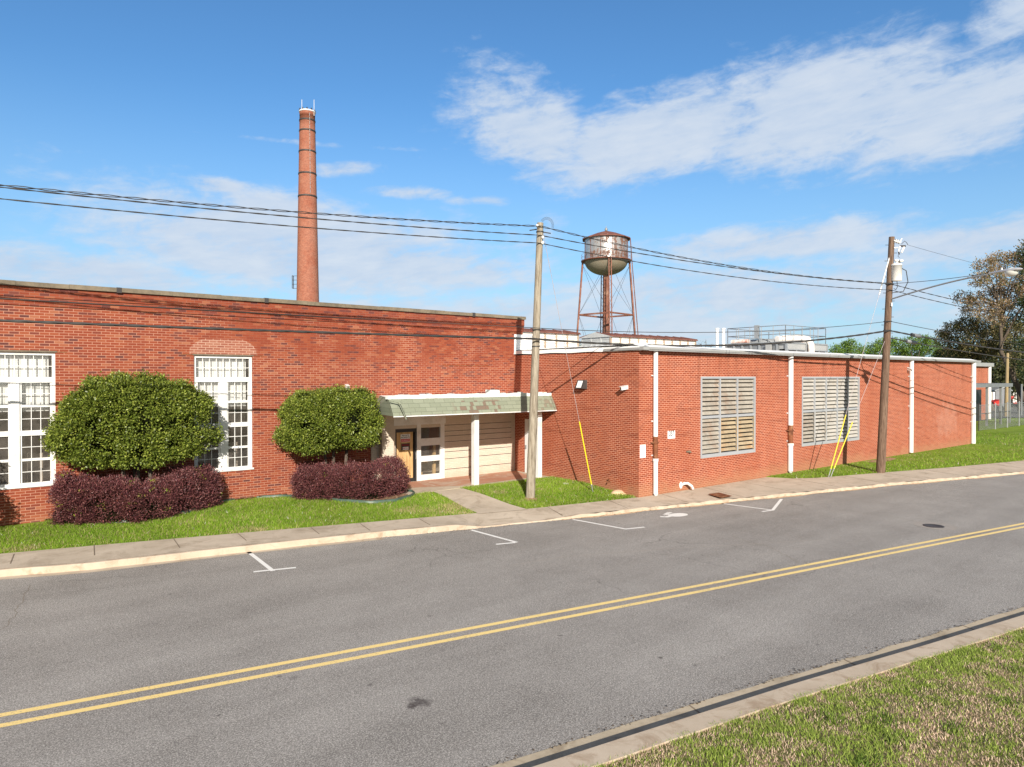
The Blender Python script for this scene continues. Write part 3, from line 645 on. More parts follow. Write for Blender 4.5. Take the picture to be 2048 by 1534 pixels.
# pale stone sills and heads, arch patch over the second window
arch = []
for k in range(0, 17):
    a = PI*k/16; arch.append((6.31+1.02*math.cos(a)*(1.0 if abs(math.cos(a)) < .95 else 1.0), YL-0.005, 4.96+0.40*min(1, math.sin(a)*1.25)))
arch = [(7.33, YL-0.005, 4.885)]+arch+[(5.29, YL-0.005, 4.885)]
obj('arch_patch', MB().prism(arch[::-1], (0, 0.02, 0)), M['brick_pale'], mill)
each('window_head', [MB().box(5.38, 7.24, YL-0.012, YL+0.09, 4.845, 4.885), MB().box(-0.05, 1.87, YL-0.012, YL+0.09, 4.845, 4.89)], M['coping'], mill)
def mill_window(W, ncol):
    a, b, c, d = W; y = YL+0.085; fr = MB(); T = 0.075
    win = obj('window', MB().box(a, a+T, y-0.03, y+0.07, c, d).box(b-T, b, y-0.03, y+0.07, c, d).box(a+T, b-T, y-0.03, y+0.07, d-T, d).box(a+T, b-T, y-0.03, y+0.07, c, c+0.07), M['white'], mill)
    LOC[win.name] = LOC[mill.name]
    z_tr = (4.01, 4.16); mid = (a+b)/2
    fr.box(a+T, b-T, y-0.04, y+0.06, *z_tr); fr.box(mid-0.10, mid+0.10, y-0.045, y+0.06, c+0.07, z_tr[0])
    for u, v in ((a+T, mid-0.10), (mid+0.10, b-T)):
        fr.box(u, v, y-0.03, y+0.06, 2.56, 2.70)
        fr.box(u, v, y-0.015, y+0.05, 3.335, 3.405); fr.box(u, v, y-0.015, y+0.05, 1.865, 1.935)
        for q in (u, v-0.05): fr.box(q, q+0.05, y-0.01, y+0.04, 1.27, 2.56); fr.box(q, q+0.05, y-0.01, y+0.04, 2.70, 4.01)
    mu = MB(); t = 0.0085
    z0, z1 = 4.16, d-T
    for k in range(1, ncol): x = a+T+(b-a-2*T)*k/ncol; mu.box(x-t, x+t, y, y+0.03, z0, z1)
    mu.box(a+T, b-T, y+0.001, y+0.029, (z0+z1)/2-t, (z0+z1)/2+t)
    panes = []
    for u, v in ((a+T+0.05, mid-0.15), (mid+0.15, b-T-0.05)):
        for z0, z1 in ((1.27, 1.865), (1.935, 2.56), (2.70, 3.335), (3.405, 4.01)):
            for k in (1, 2): x = u+(v-u)*k/3; mu.box(x-t, x+t, y, y+0.03, z0, z1)
            mu.box(u, v, y+0.001, y+0.029, (z0+z1)/2-t, (z0+z1)/2+t)
            panes.append((u, v, z0, z1))
    panes.append((a+T, b-T, 4.16, d-T))
    obj('frame', fr, M['white'], win); obj('muntin', mu, M['white'], win)
    for p in panes: obj('pane', MB().quad((p[0], y+0.022, p[2]), (p[1], y+0.022, p[2]), (p[1], y+0.022, p[3]), (p[0], y+0.022, p[3])), M['glass'], win)
    obj('blind', MB().box(a+0.13, b-0.14, y+0.16, y+0.17, 3.22, d-0.05), M['blinds'], win)
    obj('sill', MB().box(a-0.03, b+0.03, YL-0.035, YL+0.12, c-0.045, c+0.012), M['white_metal'], win)
    rm = MB()
    X0, X1, Y0, Y1, Z0, Z1 = a-0.6, b+0.6, y+0.30, y+3.2, 0.7, 5.4
    rm.quad((X0, Y1, Z0), (X1, Y1, Z0), (X1, Y1, Z1), (X0, Y1, Z1)); rm.quad((X0, Y0, Z0), (X0, Y1, Z0), (X0, Y1, Z1), (X0, Y0, Z1)); rm.quad((X1, Y0, Z0), (X1, Y0, Z1), (X1, Y1, Z1), (X1, Y1, Z0))
    rm.quad((X0, Y0, Z0), (X1, Y0, Z0), (X1, Y1, Z0), (X0, Y1, Z0)); rm.quad((X0, Y0, Z1), (X0, Y1, Z1), (X1, Y1, Z1), (X1, Y0, Z1))
    rm.box(a+0.2, a+0.7, y+1.2, y+1.7, 0.7, 1.75); rm.box(b-0.6, b-0.25, y+0.7, y+1.0, 0.7, 2.0)
    obj('room', rm, M['dark'], win)
mill_window(W1, 8); mill_window(W2, 8)
# beige entrance wall, pier, door, sidelight (parts of the mill)
ex0, ex1 = onY(742, 940, YL).x, XS
bw = MB(); YB_ = YL-0.03; YH = 2.95
for a, b, c, d in ((ex0, DOOR[0], 0.1, YH), (DOOR[0], SIDE[1], 2.22, YH), (SIDE[1], ex1, 0.1, YH)):
    bw.box(a, b, YB_, YL-0.001, c, d)
px0, px1 = onY(764, 900, YL-0.3).x, onY(788, 900, YL-0.3).x
bw.box(px0, px1, YL-0.30, YB_-0.001, 0.1, YH)
obj('entrance_wall', bw, M['brick_beige'], mill)
gm = MB()
for py in (850, 862, 871.5, 883, 903, 917, 938):
    z = onY(900, py, YB_).z; t = 0.012 if py > 890 else 0.010
    gm.box(SIDE[1]+0.01, ex1-0.2, YB_-0.002, YB_+0.004, z-t, z+t)
obj('siding_gap', gm, M['darksteel'], mill)
YD = YL+0.0
dm = MB().box(DOOR[0]+0.04, DOOR[1]-0.02, YD+0.03, YD+0.08, 0.23, 2.20)
door = obj('door', MB().box(DOOR[0], DOOR[0]+0.06, YD-0.02, YD+0.1, 0.20, 2.22).box(DOOR[1]-0.09, DOOR[1]-0.01, YD-0.02, YD+0.1, 0.20, 2.22).box(DOOR[0]+0.06, DOOR[1]-0.09, YD-0.02, YD+0.1, 2.09, 2.22).box(DOOR[0]+0.06, DOOR[1]-0.09, YD-0.0, YD+0.1, 0.20, 0.33), M['black'], mill, label='boarded glass door in a black frame'); LOC[door.name] = LOC[mill.name]
obj('plywood_panel', MB().box(DOOR[0]+0.062, DOOR[1]-0.15, YD+0.01, YD+0.03, 0.335, 2.085), M['plywood'], door)
obj('handle', MB().tube([(DOOR[1]-0.05, YD-0.05, 1.05), (DOOR[1]-0.05, YD-0.06, 1.15), (DOOR[1]-0.05, YD-0.05, 1.3)], 0.012, 6), M['galv'], door)
sl = MB(); a, b = SIDE[0], SIDE[1]
zs = [0.20, 0.50, 1.02, 1.17, 1.64, 1.79, 2.16, 2.22]
zz = [onY(860, py, YL).z for py in (957, 948, 922, 911, 890.5, 876, 848, 838)]
xa, xb = onY(841, 900, YL).x, onY(880, 900, YL).x
sd = obj('sidelight', MB().box(a, xa, YL-0.04, YL+0.06, 0.2, zz[6]).box(xb, b, YL-0.04, YL+0.06, 0.2, zz[6]), M['white'], mill, label='white framed sidelight of three stacked panes'); LOC[sd.name] = LOC[mill.name]
each('rail', [MB().box(xa, xb, YL-0.035, YL+0.055, z0, z1) for z0, z1 in ((0.2, zz[1]), (zz[2], zz[3]), (zz[4], zz[5]))], M['white'], sd)
for z0, z1 in ((zz[1], zz[2]), (zz[3], zz[4]), (zz[5], zz[6])):
    obj('pane', MB().quad((xa, YL+0.02, z0), (xb, YL+0.02, z0), (xb, YL+0.02, z1), (xa, YL+0.02, z1)), M['glass'], sd)
obj('entrance_header', MB().box(DOOR[0]-0.1, SIDE[1]+0.03, YL-0.08, YL+0.02, zz[6]+0.001, zz[7]+0.13), M['white'], mill)
im = MB(); X0, X1 = DOOR[0]-0.8, SIDE[1]+0.8
im.quad((X0, YL+2.4, .1), (X1, YL+2.4, .1), (X1, YL+2.4, 3), (X0, YL+2.4, 3)); im.quad((X0, YL+.15, .21), (X1, YL+.15, .21), (X1, YL+2.4, .21), (X0, YL+2.4, .21)); im.quad((X1, YL+.15, .1), (X1, YL+2.4, .1), (X1, YL+2.4, 3), (X1, YL+.15, 3)); im.quad((X0, YL+.15, .1), (X0, YL+2.4, .1), (X0, YL+2.4, 3), (X0, YL+.15, 3)); im.quad((X0, YL+.15, 2.9), (X0, YL+2.4, 2.9), (X1, YL+2.4, 2.9), (X1, YL+.15, 2.9))
obj('lobby', im, M['dark'], mill)
fm = MB().box(xb-0.15, xb-0.04, YL+0.25, YL+0.35, 0.21, 1.75); fm.box(xa+0.25, xa+0.5, YL+0.3, YL+0.32, 0.8, 1.1); fm.box(xa, xa+0.25, YL+0.28, YL+0.30, 0.35, 0.47)
obj('lobby_lumber', fm, M['plywood'], mill)
# ---- signs
def text(name, s, size, p, xdir, mat, parent, ext=0.001, ax='CENTER'):
    cu = bpy.data.curves.new(name, 'FONT'); cu.body = s; cu.size = size; cu.extrude = ext; cu.offset = 0.004 if s == '357' else 0.0022*(size/0.3); cu.align_x = ax; cu.align_y = 'CENTER'
    tmp = bpy.data.objects.new(name, cu); me = bpy.data.meshes.new_from_object(tmp); bpy.data.objects.remove(tmp)
    me.materials.clear(); me.materials.append(mat); o = bpy.data.objects.new(name, me); COL.objects.link(o)
    xd = Vector(xdir); R = Matrix((xd, Vector((0, 0, 1)), xd.cross(Vector((0, 0, 1))))).transposed()
    o.rotation_euler = R.to_euler(); o.location = Vector(p)-Vector(LOC[parent.name]) if parent else p
    if parent: o.parent = parent
    if s == '357': o.scale.x = 0.70
    return o
M['ink'] = simple('black_ink', (0.02, 0.02, 0.022), 0.6); M['ink_red'] = simple('red_ink', (0.50, 0.02, 0.035), 0.6); M['sign_white'] = simple('white_sign_face', (0.80, 0.80, 0.80), 0.5, var=0.02)
c = onY(810.5, 876, YD+0.01); sg = thing('warning_sign', 'white private property sign with red lower band on the boarded door', 'sign', tuple(c))
obj('panel', MB().box(c.x-0.20, c.x+0.20, YD+0.0, YD+0.008, c.z-0.145, c.z+0.145), M['sign_white'], sg)
obj('red_band', MB().box(c.x-0.19, c.x+0.19, YD-0.003, YD-0.001, c.z-0.135, c.z-0.035), M['ink_red'], sg)
text('lettering', 'PRIVATE', 0.085, (c.x, YD-0.004, c.z+0.09), (1, 0, 0), M['ink'], sg); text('lettering', 'PROPERTY', 0.080, (c.x, YD-0.004, c.z+0.015), (1, 0, 0), M['ink'], sg)
text('lettering', 'NO TRESPASSING', 0.042, (c.x, YD-0.006, c.z-0.085), (1, 0, 0), M['sign_white'], sg)
c = onY(811, 893.5, YD+0.01); sg = thing('posted_sign', 'small black and red posted sign below the private property sign', 'sign', tuple(c))
obj('panel', MB().box(c.x-0.18, c.x+0.18, YD+0.0, YD+0.008, c.z-0.125, c.z+0.125), M['ink'], sg)
obj('white_band', MB().box(c.x-0.125, c.x+0.125, YD-0.003, YD-0.001, c.z-0.112, c.z-0.005), M['sign_white'], sg)
text('lettering', 'POSTED', 0.085, (c.x, YD-0.004, c.z+0.06), (1, 0, 0), M['ink_red'], sg); text('lettering', 'KEEP OUT', 0.055, (c.x, YD-0.006, c.z-0.06), (1, 0, 0), M['ink_red'], sg)
# ---- canopy over the entrance
cn = thing('entrance_canopy', 'green shingled mansard canopy on white posts over the entrance porch', 'canopy', (14.5, 20.7, 0.2))
YC0, YC1 = 20.16, 20.50; CZ0, CZ1 = 2.87, 3.47
cxl = onY(787, 832, YC0).x; cxr = min(XS-0.03, onY(1119, 819, YC0).x); txl = onY(776, 799, YC1).x; txr = XS-0.03
sh = MB(); n = 40
for k in range(n):
    def pt(t, s):   # t along, s up; slightly wavy lower edge
        xa = cxl+(cxr-cxl)*t; xb = txl+(txr-txl)*t
        zb = CZ0+0.018*math.sin(t*9)+0.010*math.sin(t*31)
        return (xa+(xb-xa)*s, YC0+(YC1-YC0)*s-0.02*math.sin(s*PI), zb+(CZ1-zb)*s)
    for s in range(4): sh.quad(pt(k/n, s/4), pt((k+1)/n, s/4), pt((k+1)/n, (s+1)/4), pt(k/n, (s+1)/4))
pl = (cxl-0.0, YC0, CZ0); ptl = (txl, YC1, CZ1)
wlx = onY(742, 832, YL).x
sh.quad((wlx-0.05, YL-0.02, CZ0), pl, ptl, (wlx+0.33, YL-0.02, CZ1))
sh.add([(cxr, YC0, CZ0), (cxr, YC0+0.6, CZ0), (txr, YC0+0.6, CZ1), (txr, YC1, CZ1)], [(0, 1, 2, 3)])
obj('shingles', sh, M['shingles'], cn)
te = MB(); n = 60
for k in range(n):
    x0 = txl-0.02+(txr-txl+0.02)*k/n; x1 = txl-0.02+(txr-txl+0.02)*(k+1)/n; h = 0.05+0.05*abs(math.sin(k*1.3))*abs(math.sin(k*.37))+random.uniform(0, 0.025)
    te.box(x0, x1-0.001, YC1-0.025-random.uniform(0, .01), YC1+0.10+random.uniform(0, .1), CZ1-0.045, CZ1+h)
te.box(15.3, 15.75, YC1+0.3, YC1+0.6, CZ1, CZ1+0.22)
obj('torn_roof_edge', te, M['torn_edge'], cn)
obj('roof_deck', MB().quad((txl, YC1+.05, CZ1), (txr, YC1+.05, CZ1), (txr, YL-0.02, CZ1+0.02), (wlx+.33, YL-0.02, CZ1+0.02)), M['membrane'], cn)
sf = MB().quad((wlx, YL-0.02, CZ0+0.02), (cxr-0.02, YL-0.02, CZ0+0.02), (cxr-0.02, YC0+0.03, CZ0+0.02), (cxl+0.02, YC0+0.03, CZ0+0.02))
obj('soffit', sf, M['plywood'], cn)
obj('drip_edge', MB().bar((cxl, YC0+0.004, CZ0-0.012), (cxr, YC0+0.004, CZ0-0.012), 0.02, 0.035), M['white_metal'], cn)
p0 = onY(1068, 822, YC0+.05); obj('loose_fascia', MB().quad((cxr-1.4, YC0+0.35, CZ0-0.0), (cxr-0.1, YC0+0.25, CZ0-0.12), (cxr-0.02, YC0+0.6, CZ0-0.10), (cxr-0.6, YC0+0.9, CZ0)), M['white'], cn)
fl_ = MB().tube([(cxl+0.18, YC0-0.02, CZ1-0.12), (cxl+0.23, YC0-0.05, CZ1-0.2)], 0.05, 7).bar((cxl+0.22, YC0-0.03, CZ1-0.2), (cxl+0.40, YC0-0.16, CZ0-0.1), 0.22, 0.02)
fl_.tube([(cxl+0.2, YC0+0.0, CZ1-0.14), (cxl-0.1, YC0+0.1, CZ1-0.08)], 0.02, 6)
obj('loose_flap', fl_, M['shingles'], cn)
for px, py in ((948, 969), (1076, 954.5)):
    q = onZ(px, py, 0.2); w = 0.10
    post = obj('post', MB().box(q.x-w, q.x+w, 20.72-w, 20.72+w, 0.2, CZ0+0.03), M['white'], cn); LOC[post.name] = LOC[cn.name]
# ---- the annex
ann = thing('annex_building', 'low flat-roofed orange red brick annex with white roof edge and louvered openings', 'building', (XS, YF, 0))
AZ = 5.08
def rectY(x0, y0, x1, y1, Y):   # window rectangle from its pixel corners on plane Y
    a = onY(x0, y0, Y); b = onY(x1, y1, Y); return a.x, b.x, b.z, a.z
L1 = (onY(1401, 800, YF).x, onY(1510.5, 800, YF).x, onY(1401, 917, YF).z, onY(1401, 753, YF).z)
L2 = (onY(1603.5, 800, YF).x, onY(1718.5, 800, YF).x, L1[2], L1[3])
aw = wall_y(XS, AX1, -0.4, AZ, YF, [L1, L2], 0.10)
SD = (onX(1058.5, 900, XS).y, onX(1051, 900, XS).y)     # white side door near the porch
aw.quad((XS, YL, -0.4), (XS, YF, -0.4), (XS, YF, AZ), (XS, YL, AZ)); aw.quad((AX1, YF, -0.4), (AX1, 60, -0.4), (AX1, 60, AZ), (AX1, YF, AZ))
obj('wall', aw, M['brick_new'], ann)
# roof edge along the front: soffit shadow gap, gutter face, white cant
fe = MB(); ex = AX1+0.35
fe.box(XS-0.04, ex, YF-0.26, YF+0.25, AZ, AZ+0.10)
fe.box(XS-0.02, ex+0.01, YF-0.285, YF-0.26, AZ+0.045, AZ+0.125)
obj('fascia', fe, M['fascia'], ann)
for px in (1440, 1446, 1486, 1492, 1530, 1575, 1648, 1705, 1790, 1860): x = onY(px, 700, YF).x; obj('fascia_joint', MB().box(x-0.012, x+0.012, YF-0.288, YF-0.2845, AZ+0.0, AZ+0.128), M['steel_grey'], ann)
rf = MB()
rf.add([(XS+0.02, YF-0.24, AZ+0.10), (ex, YF-0.24, AZ+0.10), (ex, YF+0.3, AZ+0.235), (XS+0.02, YF+0.3, AZ+0.235)], [(0, 1, 2, 3)])
rf.add([(XS+0.02, YF+0.3, AZ+0.235), (ex, YF+0.3, AZ+0.235), (ex, 60, AZ+0.12), (XS+0.02, 60, AZ+0.12)], [(0, 1, 2, 3)])
# side edge: plain white membrane band turned down over the wall
n = 24
for k in range(n):
    y0 = YF-0.14+(YL-YF+0.14)*k/n; y1 = YF-0.14+(YL-YF+0.14)*(k+1)/n
    za = AZ+0.0+0.05*(k/n)+0.012*math.sin(k*0.9); zb = AZ+0.0+0.05*((k+1)/n)+0.012*math.sin((k+1)*0.9)
    rf.quad((XS-0.05, y1, zb), (XS-0.05, y0, za), (XS-0.02, y0, za+0.13), (XS-0.02, y1, zb+0.13))
    rf.quad((XS-0.02, y1, zb+0.13), (XS-0.02, y0, za+0.13), (XS+0.45, y0, AZ+0.26), (XS+0.45, y1, AZ+0.28))
    rf.quad((XS-0.05, y0, za), (XS-0.05, y1, zb), (XS+0.01, y1, zb), (XS+0.01, y0, za))
rf.quad((XS-0.05, YF-0.14, AZ), (XS+0.02, YF-0.14, AZ), (XS+0.02, YF-0.14, AZ+0.10), (XS-0.02, YF-0.14, AZ+0.13))
obj('roof_membrane', rf, M['membrane'], ann)
obj('corner_cap', MB().box(XS-0.10, XS+0.20, YF-0.295, YF-0.12, AZ+0.02, AZ+0.135).box(XS-0.10, XS-0.05, YF-0.12, YF+1.6, AZ+0.03, AZ+0.11), M['fascia'], ann)
obj('upstand', MB().box(XS-0.03, MX1+0.6, YL-0.04, YL-0.005, AZ+0.10, 5.98), M['membrane'], ann, label='white membrane turned up against the mill wall')
obj('side_door', MB().box(XS-0.035, XS+0.01, SD[0], SD[1], 0.2, onX(1055, 838, XS).z), M['white_metal'], ann)
sb = obj('side_roller', MB().box(XS-0.07, XS-0.036, SD[1]-0.12, SD[1]-0.06, 1.2, 1.35), M['galv'], ann)
def louver(L, cols, op, mats):
    a, b, c, d = L; T = 0.085; y = YF+0.03
    fr = MB().box(a, a+T, YF-0.02, y+0.06, c, d).box(b-T, b, YF-0.02, y+0.06, c, d).box(a+T, b-T, YF-0.02, y+0.06, d-T, d).box(a+T, b-T, YF-0.02, y+0.06, c, c+0.13)
    zm = c+(d-c)*0.500
    fr.box(a+T, b-T, YF-0.01, y+0.05, zm-0.05, zm+0.05)
    w = obj('louver_window', fr, M['louver_frame'], ann); LOC[w.name] = LOC[ann.name]
    xs = [a+T+(b-a-2*T)*k/cols for k in range(cols+1)]
    for x in xs[1:-1]: obj('mullion', MB().box(x-0.035, x+0.035, YF-0.012, y+0.045, c+0.13, zm-0.05).box(x-0.035, x+0.035, YF-0.012, y+0.045, zm+0.05, d-T), M['louver_frame'], w)
    obj('back_panel', MB().quad((a+T, y+0.09, c+.1), (b-T, y+0.09, c+.1), (b-T, y+0.09, d-T), (a+T, y+0.09, d-T)), M['darksteel'], w)
    for r, (z0, z1) in enumerate(((c+0.13, zm-0.05), (zm+0.05, d-T))):
        for k in range(cols):
            u = xs[k]+(0.035 if k else 0.0); v = xs[k+1]-(0.035 if k < cols-1 else 0.0); o = (r, k) in op; ns = 8
            sm = MB(); h = (z1-z0)/ns
            for i in range(ns):
                zt = z0+h*(i+1)-0.012; tilt = 0.085 if o else 0.075; hh = h*(0.60 if o else 0.70)
                # blade: bottom edge out, top edge in
                sm.add([(u, y-0.02, zt-hh), (v, y-0.02, zt-hh), (v, y-0.02+tilt, zt), (u, y-0.02+tilt, zt),
                        (u, y-0.012, zt-hh-0.008), (v, y-0.012, zt-hh-0.008), (v, y-0.008+tilt, zt-0.008), (u, y-0.008+tilt, zt-0.008)],
                       [(0, 1, 2, 3), (5, 4, 7, 6), (4, 5, 1, 0), (3, 2, 6, 7)])
            if o and r == 0: sm.box(u, u+0.03, y-0.035, y-0.021, z0, z1).box(v-0.03, v, y-0.035, y-0.021, z0, z1)
            obj('slats', sm, M[mats.get((r, k), mats['d'])], w)
louver(L1, 3, {(0, 1), (0, 2)}, {'d': 'louver_tan', (0, 1): 'louver_rust', (0, 2): 'louver_rust', (0, 0): 'louver_tan'})
louver(L2, 5, {(0, 0), (0, 1)}, {'d': 'louver_grey', (0, 0): 'louver_tan'})
def downspout(px, rust, zb, r):
    x = onY(px, 800, YF-0.08).x; y = YF-0.095
    zr = [onY(px, q, y).z for q in rust] if rust else None
    segs = [(zb, AZ+0.02)] if not rust else [(zb, zr[1]), (zr[0], AZ+0.02)]
    mb = MB()
    for a, b in segs: mb.tube([(x, y, a), (x, y, b)], r, 12)
    if rust:
        mb.tube([(x, y, zr[1]-0.10), (x, y, zr[1])], r*1.25, 12)
        mb.tube([(x, y, segs[0][0]), (x+0.0, y-0.05, segs[0][0]-0.02)], r*0.95, 12)
    for z in (1.4, 2.6, 4.2): mb.box(x-r*1.5, x+r*1.5, YF-0.03, YF+0.005, z, z+0.035)
    d = obj('downspout', mb, M['white_metal'], ann); LOC[d.name] = LOC[ann.name]
    if rust:
        zmid = zr[1]+(zr[0]-zr[1])*0.72
        obj('rusty_section', MB().tube([(x, y, zr[1]), (x, y, zmid)], r*0.97, 12).tube([(x, y, zmid-0.03), (x, y, zmid+0.03)], r*1.25, 12).tube([(x, y, zmid), (x, y, zr[0]+.02)], r*0.93, 12).box(x-r*2, x+r*2, y, YF+0.01, zmid-0.015, zmid+0.015), M['rust'], d)
downspout(1310.5, (873, 917), 0.06, 0.085); downspout(1580.5, (850.5, 886.5), 0.12, 0.11); downspout(1822, None, 0.1, 0.115); downspout(1946, None, 0.05, 0.14)
pf = onY(1377, 975, YF-0.15)
tag(obj('drain_pipe', MB().tube([(pf.x-0.25, YF+0.01, 0.20), (pf.x-0.15, YF-0.08, 0.27), (pf.x-0.05, YF-0.15, 0.27), (pf.x+0.12, YF-0.2, 0.16), (pf.x+0.17, YF-0.22, 0.05)], 0.05, 10).ball((pf.x-0.25, YF+0.0, 0.2), (0.09, 0.04, 0.13)), M['white'], origin=(pf.x, YF, 0)), 'short white elbow drain pipe poking out at the foot of the annex wall', 'pipe')
c = onY(1375.5, 903, YF); tag(obj('wall_spout', MB().box(c.x-0.10, c.x+0.10, YF-0.06, YF+0.02, c.z-0.02, c.z+0.035).tube([(c.x+0.02, YF-0.03, c.z), (c.x+0.05, YF-0.12, c.z-0.03)], 0.03, 8), M['coping'], origin=tuple(c)), 'small mossy iron spout on the annex wall below the number sign', 'spout')
q = onX(1220, 962, XS); tag(obj('hose_tap', MB().tube([(XS, q.y, q.z), (XS-0.10, q.y, q.z), (XS-0.13, q.y, q.z-0.06)], 0.02, 8).lathe((XS-0.07, q.y, q.z+0.02), [(0.01, 0), (0.01, 0.04), (0.04, 0.045), (0.04, 0.055), (0.0, 0.06)], 10), M['rust'], origin=tuple(q)), 'small rusty hose tap low on the annex side wall', 'tap')
a, b = onY(1335, 861, YF), onY(1349.6, 877.6, YF); ns = thing('number_sign', 'square white street number sign reading 357 on the annex wall', 'sign', tuple((a+b)/2))
cx_, cz_ = (a.x+b.x)/2, (a.z+b.z)/2; hw = (b.x-a.x)/2; hh = (a.z-b.z)/2-0.02
obj('panel', MB().box(cx_-hw, cx_+hw, YF-0.015, YF-0.002, cz_-hh, cz_+hh), M['sign_white'], ns)
text('lettering', '357', 0.27, (cx_, YF-0.018, cz_+0.04), (1, 0, 0), M['ink'], ns)
a, b = onY(1279, 890, YF), onY(1290.5, 915, YF)
tag(obj('blank_sign', MB().box(a.x+0.015, b.x, YF-0.02, YF-0.002, b.z, a.z), M['sign_white'], origin=tuple(a)), 'blank white upright panel fixed at the annex corner', 'sign')
# security light and cameras
q = onX(1166, 769, XS); fl_ = thing('flood_light', 'dark wall pack floodlight high on the annex side wall', 'light', tuple(q))
y0, y1, z0, z1 = q.y-0.22, q.y+0.22, q.z-0.17, q.z+0.17
obj('housing', MB().add([(XS, y0, z0), (XS, y1, z0), (XS, y1, z1), (XS, y0, z1), (XS-0.24, y0+.03, z0+0.02), (XS-0.24, y1-.03, z0+0.02), (XS-0.10, y1-.03, z1), (XS-0.10, y0+.03, z1)], [(0, 4, 7, 3), (1, 2, 6, 5), (0, 1, 5, 4), (3, 7, 6, 2), (4, 5, 6, 7)]), M['darksteel'], fl_)
obj('lens', MB().add([(XS-0.238, y0+.09, z0+0.055), (XS-0.238, y1-.09, z0+0.055), (XS-0.125, y1-.09, z1-0.03), (XS-0.125, y0+.09, z1-0.03)], [(0, 1, 2, 3)]), M['sign_white'], fl_)
def camera_box(name, p, dirv, label):
    d = Vector(dirv).normalized(); t = thing(name, label, 'camera', tuple(p)); s = d.cross(Vector((0, 0, 1))).normalized(); u = s.cross(d)
    obj('body', MB().obox(Vector(p)+d*0.12+Vector((0, 0, -0.02)), (d, s, u), (0.14, 0.055, 0.055)), M['white'], t)
    obj('sunshield', MB().obox(Vector(p)+d*0.14+u*0.06, (d, s, u), (0.16, 0.065, 0.006)), M['white'], t)
    obj('lens', MB().tube([Vector(p)+d*0.262-u*0.02, Vector(p)+d*0.275-u*0.02], 0.035, 10), M['black'], t)
    obj('bracket', MB().tube([Vector(p)-d*0.02, Vector(p)+d*0.02], 0.06, 10), M['white'], t)
q = onX(1254, 774, XS); camera_box('security_camera', (XS, q.y, q.z), (-0.75, 0.2, -0.12), 'white bullet camera on the annex side wall near the corner')
q = onY(693, 772, YL); camera_box('security_camera', (q.x, YL, q.z), (-0.2, -0.8, -0.15), 'white bullet camera on the mill wall above the rounded bush by the entrance')
q = onY(1815, 737, YF); camera_box('security_camera', (q.x, YF, q.z), (-0.3, -0.8, -0.3), 'small white camera under the roof edge beside the third downspout')
# low mound and clean-out cap
q = onZ(1245, 991, 0.0); mm = MB().ball((q.x+0.05, q.y+0.25, 0.0), (0.36, 0.22, 0.17), 14, 8); mm.ball((q.x+0.2, q.y+0.12, 0.0), (0.28, 0.2, 0.09), 12, 8)
tag(obj('ant_mound', mm, M['sand'], origin=tuple(q)), 'little pale sand mound against the annex side wall near the corner', 'mound')
q = onZ(1130.5, 969, 0.16); tag(obj('cleanout_cap', MB().lathe((q.x, q.y, 0.10), [(0.13, 0), (0.13, 0.11), (0.08, 0.12), (0.07, 0.07), (0, 0.07)], 14), M['white'], origin=tuple(q)), 'round white cleanout pipe cap standing in the grass by the annex', 'pipe cap')
# ------------------------------------------------------------------ things on and behind the roofs
YM = 38.0
def monitor(x0, x1, depth, label, bays, gable):
    zr, ze = 5.2, 7.42; zp = ze+0.30; yr = YM+depth/2
    t = thing('roof_monitor', label, 'roof monitor', (x0, YM, 5.2), 'louvered monitors on the rear roof')
    ps = MB(); 
    for k in range(bays+1):
        x = x0+(x1-x0)*k/bays; ps.box(x-0.07, x+0.07, YM-0.04, YM+0.10, zr, ze)
    ps.box(x0, x1, YM-0.03, YM+0.09, zr, zr+0.35)
    obj('frame', ps, M['monitor_post'], t)
    lo = MB()
    for i in range(8):
        z = zr+0.35+(ze-zr-0.35)*i/8; h = (ze-zr-0.35)/8
        lo.add([(x0, YM+0.0, z), (x1, YM+0.0, z), (x1, YM+0.05, z+h*0.93), (x0, YM+0.05, z+h*0.93)], [(0, 1, 2, 3)])
    lo.quad((x0, YM+0.08, zr), (x1, YM+0.08, zr), (x1, YM+0.08, ze), (x0, YM+0.08, ze))
    obj('louvers', lo, M['monitor_white'], t)
    ro = MB()
    e = 0.12
    ro.prism([(x0-e, YM-0.18, ze-0.02), (x0-e, yr, zp), (x0-e, YM+depth+0.18, ze-0.02), (x0-e, YM+depth+0.18, ze+0.07), (x0-e, yr, zp+0.09), (x0-e, YM-0.18, ze+0.07)], (x1-x0+2*e, 0, 0))
    for k in range(0, bays+1):
        x = x0+(x1-x0)*k/bays; ro.bar((x, YM-0.18, ze+0.09), (x, yr, zp+0.11), 0.06, 0.05)
    obj('roof', ro, M['rust_roof'], t)
    gb = MB()
    gb.ngon([(x0, YM+depth, zr), (x0, YM, zr), (x0, YM, ze), (x0, yr, zp-0.02), (x0, YM+depth, ze)]); g2_ = MB().ngon([(x1, YM, zr), (x1, YM+depth, zr), (x1, YM+depth, ze), (x1, yr, zp-0.02), (x1, YM, ze)])
    if gable:
        for i in range(4): y = YM+depth*i/3; gb.box(x0-0.05, x0-0.002, max(YM, y-0.06), min(YM+depth, y+0.06), zr, ze)
        for i in range(9): z = zr+0.2+(ze-zr-.2)*i/9; gb.box(x0-0.03, x0-0.001, YM+0.06, YM+depth-0.06, z, z+0.09)
        gb.prism([(x0-0.13, YM-0.25, ze-0.03), (x0-0.13, YM+depth+0.25, ze-0.03), (x0-0.13, yr, zp+0.10)], (0.125, 0, 0))
    obj('gable', gb, M['monitor_grey'], t); obj('gable', g2_, M['monitor_grey'], t)
m2a = onY(1222, 670, YM).x; m2b = onY(1391, 676, YM).x; m1b = onY(1156, 666, YM).x
